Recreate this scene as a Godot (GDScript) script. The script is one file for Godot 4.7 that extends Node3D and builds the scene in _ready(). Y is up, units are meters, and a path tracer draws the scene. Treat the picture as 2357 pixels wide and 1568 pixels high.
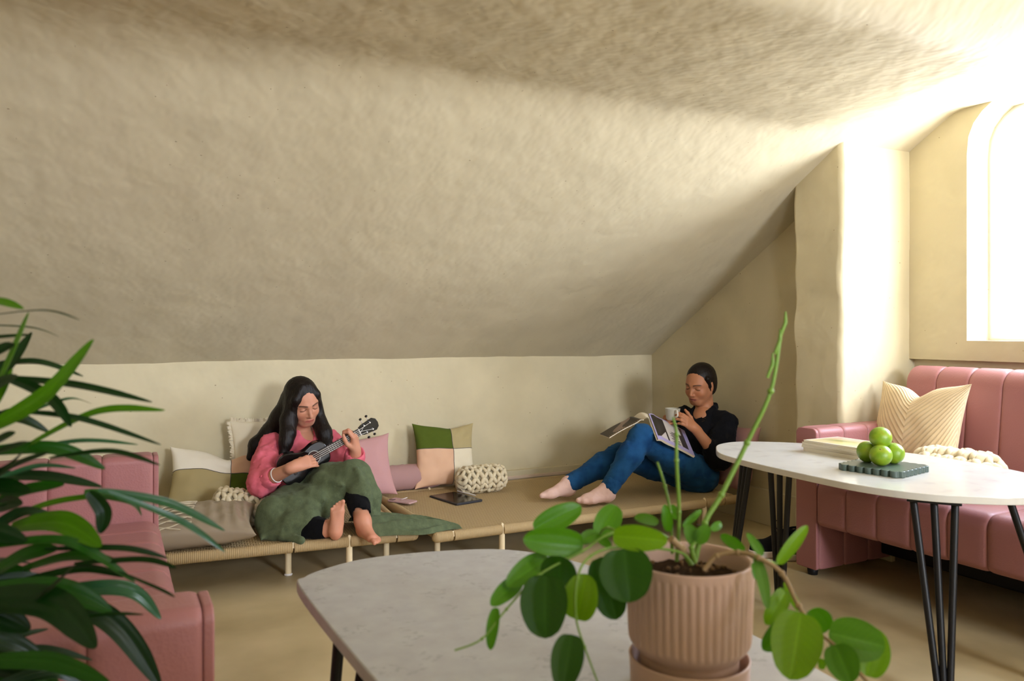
extends Node3D
# A reading nook under a sloping plastered ceiling. Metres, y up, the camera stands over the origin.

# ---------------------------------------------------------------- geometry collector
class Geo:
	var v := PackedVector3Array()
	var uv := PackedVector2Array()
	var c := PackedColorArray()
	var g := PackedInt32Array()
	var i := PackedInt32Array()
	var group := 0
	var tint := Color.WHITE

	func vert(p: Vector3, t := Vector2.ZERO) -> int:
		v.append(p)
		uv.append(t)
		c.append(tint)
		g.append(group)
		return v.size() - 1

	func tri(a: int, b: int, d: int) -> void:
		i.append(a)
		i.append(b)
		i.append(d)

	func quad(a: int, b: int, d: int, e: int) -> void:
		tri(a, b, d)
		tri(a, d, e)

	# a (nu+1) x (nv+1) sheet; f gives the point, t the texture place of (u, v) in 0..1
	func grid(nu: int, nv: int, f: Callable, flip := false, uvs := Vector2.ONE) -> void:
		var s := v.size()
		for b in nv + 1:
			for a in nu + 1:
				var q := Vector2(float(a) / nu, float(b) / nv)
				vert(f.call(q.x, q.y), q * uvs)
		for b in nv:
			for a in nu:
				var k := s + b * (nu + 1) + a
				if flip:
					quad(k, k + nu + 1, k + nu + 2, k + 1)
				else:
					quad(k, k + 1, k + nu + 2, k + nu + 1)

	func tube(path: PackedVector3Array, radii: PackedFloat32Array, sides := 8, caps := true, uvs := Vector2.ONE) -> void:
		var n := path.size()
		var s := v.size()
		var x := Vector3.ZERO
		for k in n:
			var t: Vector3 = (path[mini(k + 1, n - 1)] - path[maxi(k - 1, 0)]).normalized()
			if x == Vector3.ZERO:
				x = t.cross(Vector3.UP if absf(t.y) < 0.9 else Vector3.RIGHT).normalized()
			x = (x - t * x.dot(t)).normalized()
			var y := t.cross(x)
			var r: float = radii[mini(k, radii.size() - 1)]
			for j in sides + 1:
				var a := TAU * j / sides
				vert(path[k] + (x * cos(a) + y * sin(a)) * r, Vector2(float(j) / sides, float(k) / (n - 1)) * uvs)
		for k in n - 1:
			for j in sides:
				var q := s + k * (sides + 1) + j
				quad(q, q + 1, q + sides + 2, q + sides + 1)
		if caps:
			for e in 2:
				group += 1
				var k := 0 if e == 0 else n - 1
				var m := vert(path[k])
				var ring := v.size()
				for j in sides + 1:
					vert(v[s + k * (sides + 1) + j])
				for j in sides:
					if e == 0:
						tri(m, ring + j + 1, ring + j)
					else:
						tri(m, ring + j, ring + j + 1)
			group += 1

	# profile: (radius, height) pairs from the bottom up, turned round the y axis at `at`
	func lathe(profile: PackedVector2Array, at: Vector3, sides := 32, rib: Variant = null, basis := Basis.IDENTITY) -> void:
		var s := v.size()
		var n := profile.size()
		for k in n:
			for j in sides + 1:
				var a := TAU * j / sides
				var r := profile[k].x
				if rib != null:
					r += rib.call(a, profile[k].y, k)
				vert(at + basis * Vector3(r * cos(a), profile[k].y, r * sin(a)), Vector2(float(j) / sides, float(k) / (n - 1)))
		for k in n - 1:
			for j in sides:
				var q := s + k * (sides + 1) + j
				quad(q, q + sides + 1, q + sides + 2, q + 1)

	# a box with rounded edges
	func rbox(at: Vector3, size: Vector3, r: float, seg := 3, basis := Basis.IDENTITY) -> void:
		r = minf(r, size[size.min_axis_index()] * 0.499)
		var h := size / 2.0
		var inner := h - Vector3.ONE * r
		for ax in 3:
			for sg in [-1.0, 1.0]:
				var ua := (ax + 1) % 3
				var va := (ax + 2) % 3
				var us := _ticks(h[ua], r, seg)
				var vs := _ticks(h[va], r, seg)
				var s := v.size()
				for q in vs:
					for p in us:
						var pt := Vector3.ZERO
						pt[ax] = h[ax] * sg
						pt[ua] = p
						pt[va] = q
						var core := pt.clamp(-inner, inner)
						pt = core + (pt - core).normalized() * r
						vert(at + basis * pt, Vector2(pt[ua], pt[va]))
				var w := us.size()
				for b in vs.size() - 1:
					for a in w - 1:
						var k := s + b * w + a
						if sg > 0:
							quad(k, k + w, k + w + 1, k + 1)
						else:
							quad(k, k + 1, k + w + 1, k + w)

	func _ticks(h: float, r: float, seg: int) -> PackedFloat32Array:
		var o := PackedFloat32Array()
		for k in seg + 1:
			o.append(-h + r * k / seg)
		for k in seg + 1:
			o.append(h - r + r * k / seg)
		return o

	# an ellipsoid
	func ball(at: Vector3, r: Vector3, nu := 20, nv := 12, basis := Basis.IDENTITY, f: Variant = null) -> void:
		grid(nu, nv, func(a: float, b: float) -> Vector3:
			var d := Vector3(cos(a * TAU) * sin(b * PI), cos(b * PI), sin(a * TAU) * sin(b * PI))
			var k := 1.0
			if f != null:
				k = f.call(d)
			return at + basis * (d * r * k), true)

	# a flat slab with a rounded rim: outline in x, z; from y0 (below) to y1
	func slab(outline: PackedVector2Array, y0: float, y1: float, r := 0.003, seg := 3, inset := 0.0) -> void:
		var n := outline.size()
		var nor := PackedVector2Array()
		var area := 0.0
		for k in n:
			area += outline[k].cross(outline[(k + 1) % n])
		for k in n:
			var t := (outline[(k + 1) % n] - outline[(k + n - 1) % n]).normalized()
			nor.append(Vector2(t.y, -t.x) * (1.0 if area > 0 else -1.0))
		var rings := []
		for k in seg + 1:
			var a := PI / 2 * k / seg
			rings.append(Vector2(-r + r * sin(a) - inset, y0 + r - r * cos(a)))
		for k in seg + 1:
			var a := PI / 2 * k / seg
			rings.append(Vector2(-r + r * cos(a), y1 - r + r * sin(a)))
		var s := v.size()
		for q in rings:
			for k in n + 1:
				var p: Vector2 = outline[k % n] + nor[k % n] * q.x
				vert(Vector3(p.x, q.y, p.y), Vector2(float(k) / n, q.y))
		for b in rings.size() - 1:
			for k in n:
				var e := s + b * (n + 1) + k
				quad(e, e + n + 1, e + n + 2, e + 1)
		for e in 2:
			group += 1
			var ring: Vector2 = rings[0] if e == 0 else rings[rings.size() - 1]
			var pts := PackedVector2Array()
			for k in n:
				pts.append(outline[k] + nor[k] * ring.x)
			var q := v.size()
			for p in pts:
				vert(Vector3(p.x, ring.y, p.y), p)
			var t := Geometry2D.triangulate_polygon(pts)
			for k in t.size() / 3:
				tri(q + t[k * 3], q + t[k * 3 + 1], q + t[k * 3 + 2])
		group += 1

	# the closed ring `prof` (points in a plane) swept along `axis`; pulled in by `pinch` at both ends, like a stuffed channel
	func channel(prof: PackedVector2Array, xa: Vector3, ya: Vector3, from: Vector3, to: Vector3, pinch := 0.012, n := 8) -> void:
		var m := prof.size()
		var mid := Vector2.ZERO
		for p in prof:
			mid += p / m
		var nor := PackedVector2Array()
		for k in m:
			var t := (prof[(k + 1) % m] - prof[(k + m - 1) % m]).normalized()
			var q := Vector2(t.y, -t.x)
			nor.append(q if q.dot(prof[k] - mid) > 0 else -q)
		var s := v.size()
		for k in n + 1:
			var f := 0.5 - 0.5 * cos(PI * k / n)
			f = lerpf(f, 0.5 + 0.5 * signf(f - 0.5) * (1.0 - pow(1.0 - absf(2.0 * f - 1.0), 1.6)), 0.8)
			var e := absf(2.0 * f - 1.0)
			var d := pinch * (1.0 - sqrt(maxf(0.0, 1.0 - pow(e, 11.0))))
			for j in m + 1:
				var p := prof[j % m] - nor[j % m] * d
				vert(from.lerp(to, f) + xa * p.x + ya * p.y, Vector2(float(j) / m, f))
		var turn := (to - from).dot(xa.cross(ya)) > 0
		for k in n:
			for j in m:
				var q := s + k * (m + 1) + j
				if turn:
					quad(q, q + 1, q + m + 2, q + m + 1)
				else:
					quad(q, q + m + 1, q + m + 2, q + 1)
		for e in 2:
			group += 1
			var ring := v.size()
			var at := s + (0 if e == 0 else n * (m + 1))
			var cen := Vector3.ZERO
			for j in m:
				cen += v[at + j] / m
			vert(cen)
			for j in m + 1:
				vert(v[at + j])
			for j in m:
				if (e == 0) == turn:
					tri(ring, ring + j + 2, ring + j + 1)
				else:
					tri(ring, ring + j + 1, ring + j + 2)
		group += 1

	func mesh(mat: Material, inv := Transform3D.IDENTITY) -> ArrayMesh:
		var nrm := PackedVector3Array()
		nrm.resize(v.size())
		var at := {}
		var rep := PackedInt32Array()
		rep.resize(v.size())
		for k in v.size():
			var key := Vector4i(roundi(v[k].x * 20000.0), roundi(v[k].y * 20000.0), roundi(v[k].z * 20000.0), g[k])
			if at.has(key):
				rep[k] = at[key]
			else:
				at[key] = k
				rep[k] = k
		for k in range(0, i.size(), 3):
			var a := v[i[k]]
			var d := (v[i[k + 2]] - a).cross(v[i[k + 1]] - a)
			nrm[rep[i[k]]] += d
			nrm[rep[i[k + 1]]] += d
			nrm[rep[i[k + 2]]] += d
		var pos := PackedVector3Array()
		pos.resize(v.size())
		for k in v.size():
			pos[k] = inv * v[k]
		var out := PackedVector3Array()
		out.resize(v.size())
		for k in v.size():
			var d := nrm[rep[k]]
			out[k] = (inv.basis * d).normalized() if d.length_squared() > 1e-24 else Vector3.UP
		var arr := []
		arr.resize(Mesh.ARRAY_MAX)
		arr[Mesh.ARRAY_VERTEX] = pos
		arr[Mesh.ARRAY_NORMAL] = out
		arr[Mesh.ARRAY_TEX_UV] = uv
		arr[Mesh.ARRAY_COLOR] = c
		arr[Mesh.ARRAY_INDEX] = i
		var m := ArrayMesh.new()
		m.add_surface_from_arrays(Mesh.PRIMITIVE_TRIANGLES, arr)
		m.surface_set_material(0, mat)
		return m

# ---------------------------------------------------------------- nodes
var taken := {}

func numbered(called: String) -> String:
	var k: int = taken.get(called, 0)
	taken[called] = k + 1
	return called if k == 0 else "%s_%03d" % [called, k]

func tag(o: Node3D, label := "", category := "", group := "", kind := "") -> Node3D:
	for pair in [["label", label], ["category", category], ["group", group], ["kind", kind]]:
		if pair[1] != "":
			o.set_meta(pair[0], pair[1])
	return o

func thing(called: String, label: String, category: String, at := Vector3.ZERO, turn := 0.0, group := "") -> Node3D:
	var o := Node3D.new()
	o.name = numbered(called)
	add_child(o, true)
	o.position = at
	o.rotation.y = turn
	tag(o, label, category, group)
	return o

func home(o: Node) -> Transform3D:
	var t := Transform3D.IDENTITY
	while o is Node3D and o != self:
		t = o.transform * t
		o = o.get_parent()
	return t

# geometry given in world metres becomes a named part of `parent`
func part(parent: Node3D, called: String, geo: Geo, mat: Material) -> MeshInstance3D:
	var o := MeshInstance3D.new()
	o.name = called
	o.mesh = geo.mesh(mat, home(parent).affine_inverse())
	parent.add_child(o, true)
	return o

# geometry in the thing's own axes
func local(parent: Node3D, called: String, geo: Geo, mat: Material) -> MeshInstance3D:
	var o := MeshInstance3D.new()
	o.name = called
	o.mesh = geo.mesh(mat)
	parent.add_child(o, true)
	return o

func solo(called: String, geo: Geo, mat: Material, at: Vector3, label: String, category: String, group := "") -> MeshInstance3D:
	var o := MeshInstance3D.new()
	o.name = numbered(called)
	o.position = at
	o.mesh = geo.mesh(mat, Transform3D(Basis.IDENTITY, -at))
	add_child(o, true)
	tag(o, label, category, group)
	return o

func struct(called: String, geo: Geo, mat: Material) -> MeshInstance3D:
	var o := MeshInstance3D.new()
	o.name = called
	o.mesh = geo.mesh(mat)
	add_child(o, true)
	o.set_meta("kind", "structure")
	return o

func copy(o: Node3D, label: String) -> Node3D:
	var r := o.duplicate() as Node3D
	r.name = numbered(String(o.name).rstrip("_0123456789"))
	add_child(r, true)
	r.set_meta("label", label)
	return r

# ---------------------------------------------------------------- small maths
func arr3(pts: Array) -> PackedVector3Array:
	return PackedVector3Array(pts)

func spline(pts: Array, n := 6) -> PackedVector3Array:
	var o := PackedVector3Array()
	for k in pts.size() - 1:
		var a: Vector3 = pts[maxi(k - 1, 0)]
		var b: Vector3 = pts[k]
		var d: Vector3 = pts[k + 1]
		var e: Vector3 = pts[mini(k + 2, pts.size() - 1)]
		for j in n:
			o.append(b.cubic_interpolate(d, a, e, float(j) / n))
	o.append(pts[pts.size() - 1])
	return o

func radii(list: Array, n: int) -> PackedFloat32Array:
	var o := PackedFloat32Array()
	for k in n:
		var f := float(k) / maxi(n - 1, 1) * (list.size() - 1)
		var a := mini(int(f), list.size() - 2)
		o.append(lerpf(list[a], list[a + 1], f - a))
	return o

func rrect(x0: float, y0: float, x1: float, y1: float, r: Array, n := 5) -> PackedVector2Array:
	var o := PackedVector2Array()
	var cs := [Vector2(x0, y0), Vector2(x1, y0), Vector2(x1, y1), Vector2(x0, y1)]
	var inn := [Vector2(1, 1), Vector2(-1, 1), Vector2(-1, -1), Vector2(1, -1)]
	for k in 4:
		var q: float = r[k]
		var m: Vector2 = cs[k] + inn[k] * q
		for j in n + 1:
			var a := PI + PI / 2 * k + PI / 2 * j / n
			o.append(m + Vector2(cos(a), sin(a)) * q)
	return o

func closed(pts: Array, n := 6) -> PackedVector2Array:
	var o := PackedVector2Array()
	var m := pts.size()
	for k in m:
		var a: Vector2 = pts[(k + m - 1) % m]
		var b: Vector2 = pts[k]
		var d: Vector2 = pts[(k + 1) % m]
		var e: Vector2 = pts[(k + 2) % m]
		for j in n:
			o.append(b.cubic_interpolate(d, a, e, float(j) / n))
	return o

# ---------------------------------------------------------------- materials
func rgb8(r: float, g: float, b: float) -> Color:
	return Color(r / 255.0, g / 255.0, b / 255.0)

func mat(color: Color, rough := 0.8, spec := 0.5) -> StandardMaterial3D:
	var m := StandardMaterial3D.new()
	m.albedo_color = color
	m.roughness = rough
	m.metallic_specular = spec
	m.cull_mode = BaseMaterial3D.CULL_DISABLED
	return m

func noise_tex(freq: float, oct := 4, size := 512, sd := 1, kind := FastNoiseLite.TYPE_SIMPLEX_SMOOTH, ramp: Array = []) -> NoiseTexture2D:
	var n := FastNoiseLite.new()
	n.noise_type = kind
	n.seed = sd
	n.frequency = freq
	n.fractal_octaves = oct
	var t := NoiseTexture2D.new()
	t.width = size
	t.height = size
	t.seamless = true
	t.noise = n
	if ramp.size() > 0:
		var gr := Gradient.new()
		gr.offsets = PackedFloat32Array(ramp[0])
		gr.colors = PackedColorArray(ramp[1])
		t.color_ramp = gr
	return t

func relief(m: StandardMaterial3D, tex: Texture2D, cm: float) -> StandardMaterial3D:
	m.heightmap_enabled = true
	m.heightmap_texture = tex
	m.heightmap_scale = cm
	return m

func world_uv(m: StandardMaterial3D, scale: Vector3, in_world := true) -> StandardMaterial3D:
	m.uv1_triplanar = true
	m.uv1_world_triplanar = in_world
	m.uv1_scale = scale
	return m

func painted(size: Vector2i, f: Callable) -> ImageTexture:
	var im := Image.create(size.x, size.y, false, Image.FORMAT_RGB8)
	for y in size.y:
		for x in size.x:
			im.set_pixel(x, y, f.call(x, y))
	return ImageTexture.create_from_image(im)
# ---------------------------------------------------------------- the scene
func _ready() -> void:
	var cam := Camera3D.new()
	cam.name = "camera"
	cam.position = Vector3(0, 1.1, 0)
	cam.rotation_degrees = Vector3(0, -27.05, 0)
	cam.near = 0.05
	cam.far = 60.0
	cam.projection = Camera3D.PROJECTION_FRUSTUM
	cam.size = 2.0 * (784.0 / 1797.0) * cam.near
	cam.frustum_offset = Vector2(0, (765.0 - 784.0) / 1797.0 * cam.near)
	var lens := CameraAttributesPhysical.new()
	lens.frustum_focal_length = 27.0
	lens.frustum_focus_distance = 3.9
	lens.exposure_aperture = 5.0
	lens.frustum_near = 0.05
	lens.frustum_far = 60.0
	cam.attributes = lens
	add_child(cam)
	cam.current = true

	var sky_mat := ProceduralSkyMaterial.new()
	sky_mat.sky_top_color = rgb8(150, 185, 235)
	sky_mat.sky_horizon_color = rgb8(226, 234, 244)
	sky_mat.ground_horizon_color = rgb8(200, 200, 196)
	sky_mat.ground_bottom_color = rgb8(150, 148, 140)
	sky_mat.sky_energy_multiplier = SKY
	sky_mat.ground_energy_multiplier = SKY
	var env := Environment.new()
	env.background_mode = Environment.BG_SKY
	env.sky = Sky.new()
	env.sky.sky_material = sky_mat
	env.tonemap_mode = Environment.TONE_MAPPER_LINEAR
	env.tonemap_exposure = 1.0
	env.sdfgi_enabled = true
	env.ssao_enabled = true
	env.ssil_enabled = true
	var we := WorldEnvironment.new()
	we.name = "environment"
	we.environment = env
	add_child(we)

	# daylight comes in through the window in view and three unseen ones
	for k in WINDOWS.size():
		var l := AreaLight3D.new()
		l.name = "window_daylight"
		l.area_size = Vector2(1.0, 1.0)
		l.light_color = rgb8(238, 243, 255)
		l.light_energy = DAY[k]
		l.shadow_enabled = true
		l.transform = window_place(k, 0.165).translated_local(Vector3(0, 0.53, 0))
		add_child(l, true)

	build_room()
	build_furniture()
	build_benches()
	build_soft()
	build_plants()
	build_small()
	build_player()
	build_reader()

const SKY := 3.2
const DAY := [5.6, 2.0, 23.0, 6.0]
const RIGHT_TABLE := [[2.29, -2.571], [2.391, -2.66], [2.528, -2.68], [2.682, -2.578], [2.8, -2.43], [2.875, -2.292], [2.91, -2.111], [2.915, -1.891], [2.87, -1.641], [2.75, -1.45], [2.6, -1.38], [2.425, -1.383], [2.268, -1.491], [2.19, -1.6], [2.15, -1.74], [2.144, -1.869], [2.15, -2.071], [2.166, -2.257], [2.203, -2.442]]
const RIGHT_LEGS := [[2.26, -2.36, 2.3, -2.5, 2.1], [2.235, -2.16, 2.35, -2.27, 1.75], [2.265, -1.56, 2.17, -1.46, 0.97], [2.53, -1.42, 2.60, -1.32, 1.05]]
# ---------------------------------------------------------------- the room
const BACK := -4.4
const GABLE := 3.34
const POST_X := 3.12
const POST_Z := -2.62
const WALL_X := 3.61

var plaster: StandardMaterial3D
var plaster_wall: StandardMaterial3D
var rough := FastNoiseLite.new()

func ceiling_y(x: float, z: float) -> float:
	var slope := 0.945 + 0.603 * (z - BACK)
	var flat := 2.035 + 0.13 * smoothstep(2.7, 3.6, x) - 0.03 * smoothstep(1.2, -0.6, x)
	var k := 0.03 + 0.10 * smoothstep(1.2, -0.5, x)
	var h := clampf(0.5 + 0.5 * (flat - slope) / k, 0.0, 1.0)
	var y := lerpf(flat, slope, h) - k * h * (1.0 - h)
	var step := z + 1.64 + 0.03 * sin(x * 2.0)
	y += 0.62 * smoothstep(-0.04, 0.55, step) + 0.06 * maxf(0.0, step)
	return y

func build_room() -> void:
	var hand := noise_tex(0.011, 3, 1024, 3)
	# slow shifts of tone and the tiny dark pits of hand-laid plaster
	var slow := FastNoiseLite.new()
	slow.seed = 8
	slow.frequency = 0.008
	var dots := Image.create(512, 512, false, Image.FORMAT_RGB8)
	for y in 512:
		for x in 512:
			var e := minf(minf(x, 511 - x), minf(y, 511 - y))
			var k := 0.955 + 0.05 * slow.get_noise_2d(x, y) * smoothstep(0.0, 60.0, e)
			dots.set_pixel(x, y, Color(k, k * 0.997, k * 0.99))
	var rng := RandomNumberGenerator.new()
	rng.seed = 5
	for k in 46:
		var q := Vector2i(rng.randi_range(2, 508), rng.randi_range(2, 508))
		var c := rng.randf_range(0.45, 0.75)
		dots.set_pixel(q.x, q.y, Color(c, c * 0.9, c * 0.8))
		if k % 3 == 0:
			dots.set_pixel(q.x + 1, q.y, Color(c + 0.1, c + 0.05, c))
	var tone := ImageTexture.create_from_image(dots)
	plaster = world_uv(mat(rgb8(214, 204, 175), 0.62, 0.45), Vector3(0.62, 0.62, 0.62))
	plaster.albedo_texture = tone
	relief(plaster, hand, 0.5)
	plaster_wall = world_uv(mat(rgb8(215, 203, 168), 0.65, 0.4), Vector3(0.6, 0.6, 0.6))
	plaster_wall.albedo_texture = tone
	relief(plaster_wall, hand, 0.3)
	rough.seed = 5
	rough.frequency = 1.0
	rough.fractal_octaves = 3

	# the ceiling: a slope that bends into a nearly level part, all trowelled by hand
	var g := Geo.new()
	var x0 := -3.4
	var x1 := 3.95
	var z0 := -4.7
	var z1 := 3.9
	g.grid(150, 156, func(a: float, b: float) -> Vector3:
		var x := lerpf(x0, x1, a)
		var z := lerpf(z0, z1, b)
		var bump: float = 0.009 * rough.get_noise_3d(x * 1.3, 0, z * 1.3) + 0.002 * rough.get_noise_3d(x * 6.0, 7, z * 5.0)
		return Vector3(x, ceiling_y(x, z) + bump, z), true)
	g.group += 1
	g.grid(30, 30, func(a: float, b: float) -> Vector3:
		var x := lerpf(x0, x1, a)
		var z := lerpf(z0, z1, b)
		return Vector3(x, ceiling_y(x, z) + 0.3, z))
	g.group += 1
	for e in 4:
		g.grid(30, 1, func(a: float, b: float) -> Vector3:
			var x: float = [lerpf(x0, x1, a), lerpf(x0, x1, a), x0, x1][e]
			var z: float = [z0, z1, lerpf(z0, z1, a), lerpf(z0, z1, a)][e]
			return Vector3(x, ceiling_y(x, z) + 0.3 * b, z))
		g.group += 1
	struct("ceiling", g, plaster)

	# the low wall under the slope
	g = Geo.new()
	g.grid(120, 20, func(a: float, b: float) -> Vector3:
		var x := lerpf(-3.4, 3.6, a)
		var y := b * 1.05
		return Vector3(x, y, BACK + 0.006 * rough.get_noise_3d(x * 2.0, y * 2.0, 3) + 0.002 * rough.get_noise_3d(x * 9.0, y * 9.0, 3)), true)
	g.rbox(Vector3(0.1, 0.55, BACK - 0.16), Vector3(7.0, 1.1, 0.28), 0.01, 1)
	struct("wall_back", g, plaster_wall)
	g = Geo.new()
	g.rbox(Vector3(0.1, 0.115, BACK + 0.014), Vector3(6.4, 0.23, 0.03), 0.004, 2)
	struct("baseboard_back", g, plaster_wall)
	g = Geo.new()
	g.rbox(Vector3(0.1, 0.186, BACK + 0.032), Vector3(6.4, 0.020, 0.012), 0.003, 2)
	struct("trim_back", g, mat(rgb8(214, 190, 165), 0.6))

	# the gable wall, its post and the dormer cheek behind the post
	g = Geo.new()
	g.grid(50, 40, func(a: float, b: float) -> Vector3:
		var z := lerpf(BACK - 0.1, POST_Z - 0.1, a)
		var y := b * 2.3
		return Vector3(GABLE + 0.006 * rough.get_noise_3d(9, y * 2.0, z * 2.0), y, z))
	g.rbox(Vector3(GABLE + 0.2, 1.15, (BACK + POST_Z) / 2), Vector3(0.36, 2.3, 1.62), 0.01, 1)
	struct("wall_gable", g, plaster_wall)
	g = Geo.new()
	g.rbox(Vector3(GABLE - 0.012, 0.1, -3.45), Vector3(0.03, 0.2, 1.9), 0.004, 2)
	struct("baseboard_gable", g, plaster_wall)
	g = Geo.new()
	var w := 0.78
	var d := 0.30
	var per := rrect(POST_X, POST_Z - d, POST_X + w, POST_Z, [0.02, 0.0, 0.0, 0.03], 5)
	var n := per.size()
	var rows := 60
	for b in rows + 1:
		var y := 2.45 * b / rows
		for k in n + 1:
			var p := per[k % n]
			var face := 1.0 if p.x < POST_X + 0.04 else 0.25
			var q: float = face * (0.010 * rough.get_noise_3d(p.x * 4.0, y * 2.2, p.y * 4.0) + 0.005 * rough.get_noise_3d(p.x * 14.0, y * 5.0, p.y * 22.0))
			g.vert(Vector3(p.x + q, y, p.y + q * 0.8))
	for b in rows:
		for k in n:
			var s := b * (n + 1) + k
			g.quad(s, s + n + 1, s + n + 2, s + 1)
	struct("wall_dormer", g, plaster_wall)

	# the window wall on the right, one arched opening in view, one unseen
	var wall := CSGCombiner3D.new()
	wall.name = "wall_right"
	var solid := CSGBox3D.new()
	solid.name = "upper"
	solid.size = Vector3(0.24, 1.95, 6.5)
	solid.position = Vector3(WALL_X + 0.12, 0.965 + 0.975, 0.45)
	solid.material = plaster_wall
	wall.add_child(solid)
	var low := CSGBox3D.new()
	low.name = "lower"
	low.size = Vector3(0.22, 1.0, 6.5)
	low.position = Vector3(WALL_X + 0.15, 0.48, 0.45)
	low.material = plaster_wall
	wall.add_child(low)
	cut_windows(wall, 0)
	wall.set_meta("kind", "structure")
	add_child(wall, true)

	var white := mat(rgb8(240, 240, 236), 0.4)
	var glass := mat(Color(1, 1, 1, 0.06), 0.02)
	glass.transparency = BaseMaterial3D.TRANSPARENCY_ALPHA
	for k in WINDOWS.size():
		var root := Node3D.new()
		root.name = "window_%d" % (k + 1)  # windows after the first are out of view
		root.set_meta("kind", "structure")
		add_child(root, true)
		root.transform = window_place(k, 0.19)
		g = Geo.new()
		var out := arch(0.0)
		var ins := arch(0.045)
		for e in [[-0.02, out], [0.02, out], [0.02, ins], [-0.02, ins]]:
			for p in e[1]:
				g.vert(Vector3(p.x, p.y, e[0]))
		var m := out.size()
		for e in 4:
			for q in m:
				g.quad(e * m + q, e * m + (q + 1) % m, ((e + 1) % 4) * m + (q + 1) % m, ((e + 1) % 4) * m + q)
		local(root, "window_frame", g, white)
		for q in [-0.18, 0.18]:
			g = Geo.new()
			g.rbox(Vector3(q, 0.53, 0), Vector3(0.028, 1.0, 0.03), 0.004, 1)
			local(root, "glazing_bar", g, white)
		g = Geo.new()
		var t := Geometry2D.triangulate_polygon(ins)
		for p in ins:
			g.vert(Vector3(p.x, p.y, 0))
		for q in t.size() / 3:
			g.tri(t[q * 3], t[q * 3 + 1], t[q * 3 + 2])
		local(root, "window_pane", g, glass)

	# floor, and the two walls behind the camera
	var ground := world_uv(mat(rgb8(208, 189, 146), 0.42, 0.45), Vector3(0.5, 0.5, 0.5))
	ground.albedo_texture = noise_tex(0.009, 4, 512, 21, FastNoiseLite.TYPE_SIMPLEX_SMOOTH, [[0.0, 0.5, 1.0], [Color(0.84, 0.83, 0.80), Color(0.93, 0.925, 0.91), Color(1, 1, 1)]])
	relief(ground, hand, 0.12)
	g = Geo.new()
	g.rbox(Vector3(0.2, -0.1, -0.4), Vector3(7.8, 0.2, 8.6), 0.01, 1)
	struct("floor", g, ground)
	g = Geo.new()
	g.rbox(Vector3(-3.3, 1.6, -0.4), Vector3(0.2, 3.2, 8.4), 0.01, 1)
	struct("wall_left", g, plaster_wall)
	g = Geo.new()
	g.rbox(Vector3(-0.95, 0.62, 0.62), Vector3(4.5, 1.24, 0.14), 0.02, 2)
	struct("wall_unseen_partition", g, plaster_wall)  # out of view; placed to shade the near arm of the left sofa
	var front := CSGCombiner3D.new()
	front.name = "wall_front"
	var slab := CSGBox3D.new()
	slab.name = "slab"
	slab.size = Vector3(7.2, 3.4, 0.24)
	slab.position = Vector3(0.2, 1.6, FRONT_Z + 0.12)
	slab.material = plaster_wall
	front.add_child(slab)
	cut_windows(front, 1)  # both front windows are unseen, placed to light the nook from the front
	front.set_meta("kind", "structure")
	add_child(front, true)

# where window k stands: x along the wall, y up, z outwards, `out` metres into the wall
func window_place(k: int, out: float) -> Transform3D:
	var w: Array = WINDOWS[k]
	if w[0] == 0:
		return Transform3D(Basis(Vector3(0, 0, -1), Vector3.UP, Vector3.RIGHT), Vector3(WALL_X + out, SILL, w[1]))
	return Transform3D(Basis(Vector3(1, 0, 0), Vector3.UP, Vector3(0, 0, 1)), Vector3(w[1], SILL + 0.42, FRONT_Z + out))

func cut_windows(wall: CSGCombiner3D, which: int) -> void:
	for k in WINDOWS.size():
		if WINDOWS[k][0] == which:
			var hole := CSGPolygon3D.new()
			hole.name = "opening"
			hole.polygon = arch(0.0)
			hole.depth = 0.6
			hole.operation = CSGShape3D.OPERATION_SUBTRACTION
			hole.transform = window_place(k, 0.5)
			hole.material = plaster_wall
			wall.add_child(hole)

const SILL := 1.06
const FRONT_Z := 3.55
# the wall (0 right, 1 behind the camera) and the place along it
const WINDOWS := [[0, -1.76], [0, 2.35], [1, 2.15], [1, -1.0]]  # first is in view; unseen others placed to light the back wall and gable

func arch(inset: float) -> PackedVector2Array:
	var o := PackedVector2Array([Vector2(-0.56 + inset, inset), Vector2(0.56 - inset, inset)])
	for k in 17:
		var a := PI * k / 16
		o.append(Vector2((0.56 - inset) * signf(cos(a)) * pow(absf(cos(a)), 0.75), 0.88 + (0.30 - inset) * pow(sin(a), 0.75)))
	return o
# ---------------------------------------------------------------- sofas and tables
var leather: StandardMaterial3D
var leather_seam: StandardMaterial3D
var black_metal: StandardMaterial3D

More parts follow.
